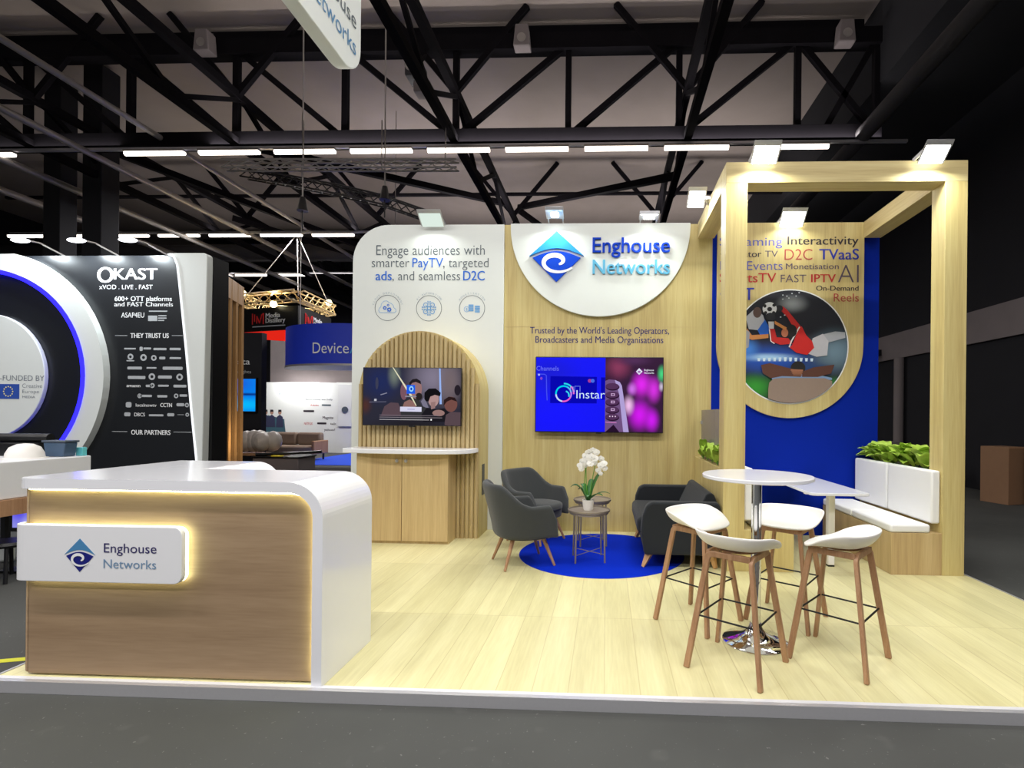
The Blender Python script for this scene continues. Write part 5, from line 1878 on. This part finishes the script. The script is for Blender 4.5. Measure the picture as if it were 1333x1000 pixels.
# printed figures on that wall
Lf = Layers(0, 0, 0, 0, 1, SY - 0.004)
Lf.f = lambda u, v: (xa + (u - 338) * (19 / 665), (-13.24, 0.768)[1] - (v - 560) * (19 / 665))
Lf.poly([(341, 562), (341, 548), (350, 540), (372, 545), (374, 562)], pr(60, 96, 110))
for u in (347, 355, 366):
    Lf.poly([(u - 5, 556), (u - 4, 542), (u, 539), (u + 4, 542), (u + 5, 556)], pr(52, 56, 84))
    Lf.poly(px_ell(u, 536, 2.4, 3, 12), pr(180, 140, 120))
    Lf.poly([(u - 2.4, 536), (u - 2, 532.5), (u + 2, 532.5), (u + 2.4, 535)], pr(30, 26, 30))
Lf.done('printed_figures', dw)
x, z = (-9.846, 1.475)
dr_ = MB().box(x - 0.3, SY - 0.10, FZ + 1.0, x + 0.35, SY - 0.055, FZ + 2.6).build('wall_box', M['wall_white'], dw, bevel=0.01)
MB().cyl((x - 0.02, SY - 0.13, z + 0.1), (x - 0.02, SY - 0.10, z + 0.1), 0.12, n=20).build('round_logo', M['ink'], dr_)
for px in (((-11.218, 2.496)), ((-12.044, 2.604))):
    area('far_wall_fill', (px[0], 18.75, px[1] + 0.2), (0, 0.5, -1), 0.3, 0.1, 22, (1, 0.97, 0.95))  # added light to brighten the far wall; no fitting is built
cp = MB().box((-9.524, 0.051)[0], 14.4, FZ + 0.0005, -5.5, 18.9, FZ + 0.012)
tag(cp.build('blue_carpet', mat('bright blue carpet', srgb(20, 74, 214), 0.9, var=0.05)), 'bright blue carpet of the far stand', 'carpet')
# far sofa
SX, SYY = (-9.914, 0.426)[0], 15.5
fs_ = thing('buttoned_sofa', 'beige buttoned sofa on the far blue carpet', 'sofa', (SX, SYY, 0))
bf = mat('beige sofa fabric', srgb(140, 124, 108), 0.9, var=0.1)
z0 = FZ + 0.012
MB().box(SX - 0.85, SYY, z0 + 0.24, SX + 0.75, SYY + 0.75, z0 + 0.46).build('seat', bf, fs_, smooth=True, bevel=0.06, seg=3)
for k in range(2):
    MB().box(SX - 0.85 + 0.8 * k, SYY + 0.55, z0 + 0.461, SX - 0.07 + 0.8 * k, SYY + 0.8, z0 + 0.86).build('back_cushion', bf, fs_, smooth=True, bevel=0.07, seg=3)
MB().box(SX + 0.76, SYY, z0 + 0.2, SX + 0.86, SYY + 0.8, z0 + 0.62).build('arm', M['leg'], fs_, bevel=0.02)
for a in (-0.75, 0.75):
    for b in (0.08, 0.7):
        MB().cyl((SX + a, SYY + b, z0 + 0.24), (SX + a, SYY + b, z0), 0.03, n=8).build('leg', M['black'], fs_)
# dark stand with bright screen
DX0, DX1, DY = (-9.777, 2.584)[0], (-9.024, 2.589)[0], 13.0
kd = thing('exhibition_wall', 'dark stand wall with white word and bright blue screen', 'exhibition wall', (DX0, DY, FZ))
MB().box(DX0 - 1.5, DY, FZ, DX1, DY + 0.2, (-9.456, 3.53)[1]).build('wall_board', M['dark'], kd)
text(kd, 'data', [-9.8, -9.335, 2.696, 2.847], DY - 0.005, W_)
text(kd, 'insights', [-9.735, -9.301, 2.465, 2.546], DY - 0.005, lg)
x0, x1, z0, z1 = -9.749, -9.109, 1.441, 2.345
sb = MB().box(x0, DY - 0.06, z0, x1, DY - 0.001, z1).build('screen_casing', M['black'], kd)
cxm, czm = (x0 + x1) / 2 - DX0, (z0 + z1) / 2 - FZ
MB().box(x0 + 0.03, DY - 0.063, z0 + 0.03, x1 - 0.03, DY - 0.061, z1 - 0.03).build('screen', picture('blue sea picture', srgb(0, 120, 226), [(cxm, czm - 0.25, 1.2, 0.25, srgb(0, 176, 240)), (cxm, czm + 0.02, 1.4, 0.06, srgb(0, 40, 120)), (cxm - 0.2, czm + 0.3, 0.6, 0.3, srgb(20, 90, 210))], 1.1), kd)
# signs hung high in the middle distance
hexs = thing('hexagonal_sign', 'black hanging box sign with red underside and lit girder above', 'sign', (-8.988, 14.5, 3.843))
p0, p1, p2 = (-10.864, 14.8, 4.276), (-8.806, 14.2, 4.165), (-8.951, 16.2, 4.426)
zb, zt = (-8.803, 3.826)[1], (-8.81, 4.504)[1]
plan = [(p0[0], p0[1]), (p1[0], p1[1]), (p2[0], p2[1]), (p2[0] - 1.0, p2[1] + 0.7), (p0[0] - 0.3, p0[1] + 1.3)]
MB().prism(plan, zb, zt, 'z').build('box', M['black'], hexs)
MB().prism([(u + (plan[3][0] - u) * 0.02, v + 0.04) for u, v in plan], zb - 0.02, zb - 0.001, 'z').build('red_underside', emit('red lit underside', srgb(236, 40, 26), 0.9), hexs)


def plane_text(parent, s, A, B, t0, t1, z0, z1, m, off=0.0):
    """lettering on the upright face from A to B"""
    mb = MB()
    text_into(mb, s, t0, t1, z0, z1, 0, off)
    d = Vector((B[0] - A[0], B[1] - A[1], 0))
    nrm = Vector((d.y, -d.x, 0)).normalized() * 0.01
    mb.v = [(A[0] + d.x * p[0] + nrm.x, A[1] + d.y * p[0] + nrm.y, p[2]) for p in mb.v]
    return mb.build('lettering', m, parent)


h_ = zt - zb
for (A, B) in ((plan[0], plan[1]), (plan[1], plan[2])):
    plane_text(hexs, 'Media', A, B, 0.43, 0.69, zb + h_ * 0.56, zb + h_ * 0.76, W_, 0.02)
    plane_text(hexs, 'Distillery', A, B, 0.43, 0.78, zb + h_ * 0.34, zb + h_ * 0.54, W_, 0.02)
    mb = MB()
    d = Vector((B[0] - A[0], B[1] - A[1], 0))
    nrm = Vector((d.y, -d.x, 0)).normalized() * 0.01
    for (a, b, c, e) in ((0.19, 0.30, 0.19, 0.78), (0.23, 0.42, 0.23, 0.74), (0.27, 0.34, 0.27, 0.66), (0.27, 0.66, 0.32, 0.34), (0.32, 0.34, 0.36, 0.70), (0.36, 0.70, 0.39, 0.76), (0.39, 0.30, 0.39, 0.76)):
        P0 = Vector((A[0], A[1], zb)) + d * a + Vector((0, 0, h_ * b)) + nrm
        P1 = Vector((A[0], A[1], zb)) + d * c + Vector((0, 0, h_ * e)) + nrm
        mb.bar(P0, P1, 0.022, 0.022)
    mb.build('red_logo', mat('signal red', srgb(214, 40, 40), 0.5), hexs)
    mb = MB()
    P0 = Vector((A[0], A[1], zb + h_ * 0.2)) + d * 0.19 + nrm
    P1 = Vector((A[0], A[1], zb + h_ * 0.2)) + d * 0.78 + nrm
    mb.bar(P0, P1, 0.012, 0.03)
    mb.build('tag_line', lg, hexs)
gt = mat('girder lit warm', srgb(196, 168, 112), 0.5, 0.2)  # yellow lamp light is put into the metal's colour
pl3 = [Vector((u, v, zt + 0.28)) for u, v in plan]
for i in range(5):
    lattice(hexs, pl3[i], pl3[(i + 1) % 5], 0.28, gt, 6, 0.022)
for k, i in enumerate((0, 1, 2)):
    MB().tube([pl3[i], (plan[2][0] - 0.9, plan[2][1] - 0.4, zt + 2.6)], 0.012, 6).build('wire', M['rig'], hexs)
for k, c in enumerate(((-9.594, 14.3, 4.557), (-8.922, 16, 4.978), (-10.798, 14.7, 4.961))):
    MB().ell(c, (0.10, 0.08, 0.10), 12, 8).build('lamp', emit('warm sign lamp', (1, 0.88, 0.5, 1), 5), hexs, smooth=True)
    area('sign_lamp_glow', (c[0], c[1], c[2] + 0.25), (0, 0.2, 1), 0.2, 0.2, 10, (1, 0.8, 0.45))
bs_ = thing('blue_sign', 'blue hanging drum sign with white word', 'sign', (-6.378, 13, 2.606))
x0, x1, z0, z1 = -9.079, -5.059, 2.73, 3.767
cxs, rs_ = (x0 + x1) / 2, (x1 - x0) / 2
arcp = [(cxs + rs_ * math.sin(a), 14.4 - 1.5 * math.cos(a)) for a in [-PI / 2 + PI * k / 24 for k in range(25)]] + [(cxs + rs_, 14.5), (cxs - rs_, 14.5)]
MB().prism(arcp, z0, z1, 'z').build('drum', mat('blue sign face', srgb(26, 54, 196), 0.6), bs_, smooth=True)
MB().prism([(cxs + (u - cxs) * 1.005, v - 0.01) for u, v in arcp], z0 - 0.05, z0 - 0.001, 'z').build('lower_rim', M['rig'], bs_)
mb = MB()
for s, b in (('Device', (-7.63, -6.66, 2.99, 3.27)), ):
    text_into(mb, s, b[0], b[1], b[2], b[3], 0, 0.0)


def onto_drum(mb):
    out = []
    for p in mb.v:
        k = max(-1, min(1, (p[0] - cxs) / rs_))
        out.append((p[0], 14.4 - 1.5 * math.sqrt(1 - k * k) - 0.02, p[2]))
    mb.v = out


onto_drum(mb)
mb.build('lettering', W_, bs_)
mb = MB()
b = (-6.64, -5.95, 2.99, 3.27)
text_into(mb, 'Atlas', b[0], b[1], b[2], b[3], 0, 0.0)
onto_drum(mb)
mb.build('lettering', M['ink_sky'], bs_)
for px in (((-8.744, 14.5, 6.743)), ((-6.027, 14.5, 6.732))):
    MB().cyl((px[0], 14.2, z1), (px[0], 14.2, 9.99), 0.01, n=6).build('wire', M['rig'], bs_)

# clutter on the aisle behind the counter
x, z = (-6.108, 0.393)
wb_ = thing('flight_case', 'grey flight case in the aisle beyond the counter', 'case', (x - 0.35, 10.2, FZ))
MB().box(x - 1.0, 10.0, FZ, x - 0.06, 10.6, (-6.22, 0.53)[1]).build('body', M['concrete'], wb_, bevel=0.01)
tz = (-6.22, 0.53)[1]
MB().box(x - 1.02, 9.98, tz + 0.001, x - 0.04, 10.62, tz + 0.03).build('lid', M['black'], wb_, bevel=0.005)
pw_ = thing('wrapped_bundle', 'bundle wrapped in clear plastic on the flight case', 'bundle', (x - 1.1, 10.3, tz))
mb = MB()
rnd = random.Random(5)
for k in range(5):
    a_ = x - 1.35 + 0.13 * k
    mb.ell((a_, 10.3 + rnd.uniform(-0.08, 0.08), tz + 0.32), (0.17, 0.18, rnd.uniform(0.17, 0.24)), 9, 6)
mm_ = mat('milky plastic wrap', srgb(178, 172, 168), 0.3, var=0.25, scale=9, bump=0.6)
mb.build('plastic_wrap', mm_, pw_, smooth=True)
MB().box(x - 1.55, 10.15, tz + 0.031, x - 0.55, 10.5, tz + 0.075).build('board', M['leg'], pw_)
tag(MB().tube([(x - 1.0, 10.1, tz + 0.06), (x - 0.3, 10.2, tz + 0.09), (x + 0.25, 10.3, tz + 0.12)], 0.03, 8).build('tripod_bag', M['black'], smooth=True), 'thin black tripod bag lying across the flight case', 'bag')
tag(MB().box(x - 0.62, 9.99, tz + 0.0305, x - 0.42, 10.1, tz + 0.034 + 0.02).build('strap', mat('yellow strap', srgb(226, 206, 40), 0.6), bevel=0.004), 'short yellow strap on the flight case', 'strap')

# crates by the right-hand hall wall
for k, (p, w, d_, h, rz, lb) in enumerate((((7.25, 9.6), 0.5, 0.5, 1.02, 0.3, 'plain brown cardboard carton standing by the dark hall wall'), ((7.62, 9.0), 0.5, 0.45, 1.08, 0.1, 'taller brown cardboard carton nearer the frame edge by the dark wall'))):
    mb = MB().box(-w / 2, -d_ / 2, 0, w / 2, d_ / 2, h)
    t = thing('cardboard_carton', lb, 'carton', (0, 0, 0), 'brown cartons')
    mb.build('body', mat('brown cardboard', srgb(140, 106, 78), 0.85), t, bevel=0.005)
    MB().box(-w / 2, -d_ / 2 - 0.001, h - 0.02, w / 2, -d_ / 2 + 0.03, h + 0.001).build('tape', M['leg'], t)
    t.location = (p[0], p[1], FZ + 0.001)
    t.rotation_euler = (0, 0, rz)
gb = (6.498, 12, 0.655)
tag(MB().box(gb[0] - 0.3, 11.8, FZ + 0.001, gb[0] + 0.14, 12.2, (6.388, 0.928)[1]).build('grey_cabinet', M['concrete'], bevel=0.02), 'grey cabinet standing in the dark behind the lime plants', 'cabinet')
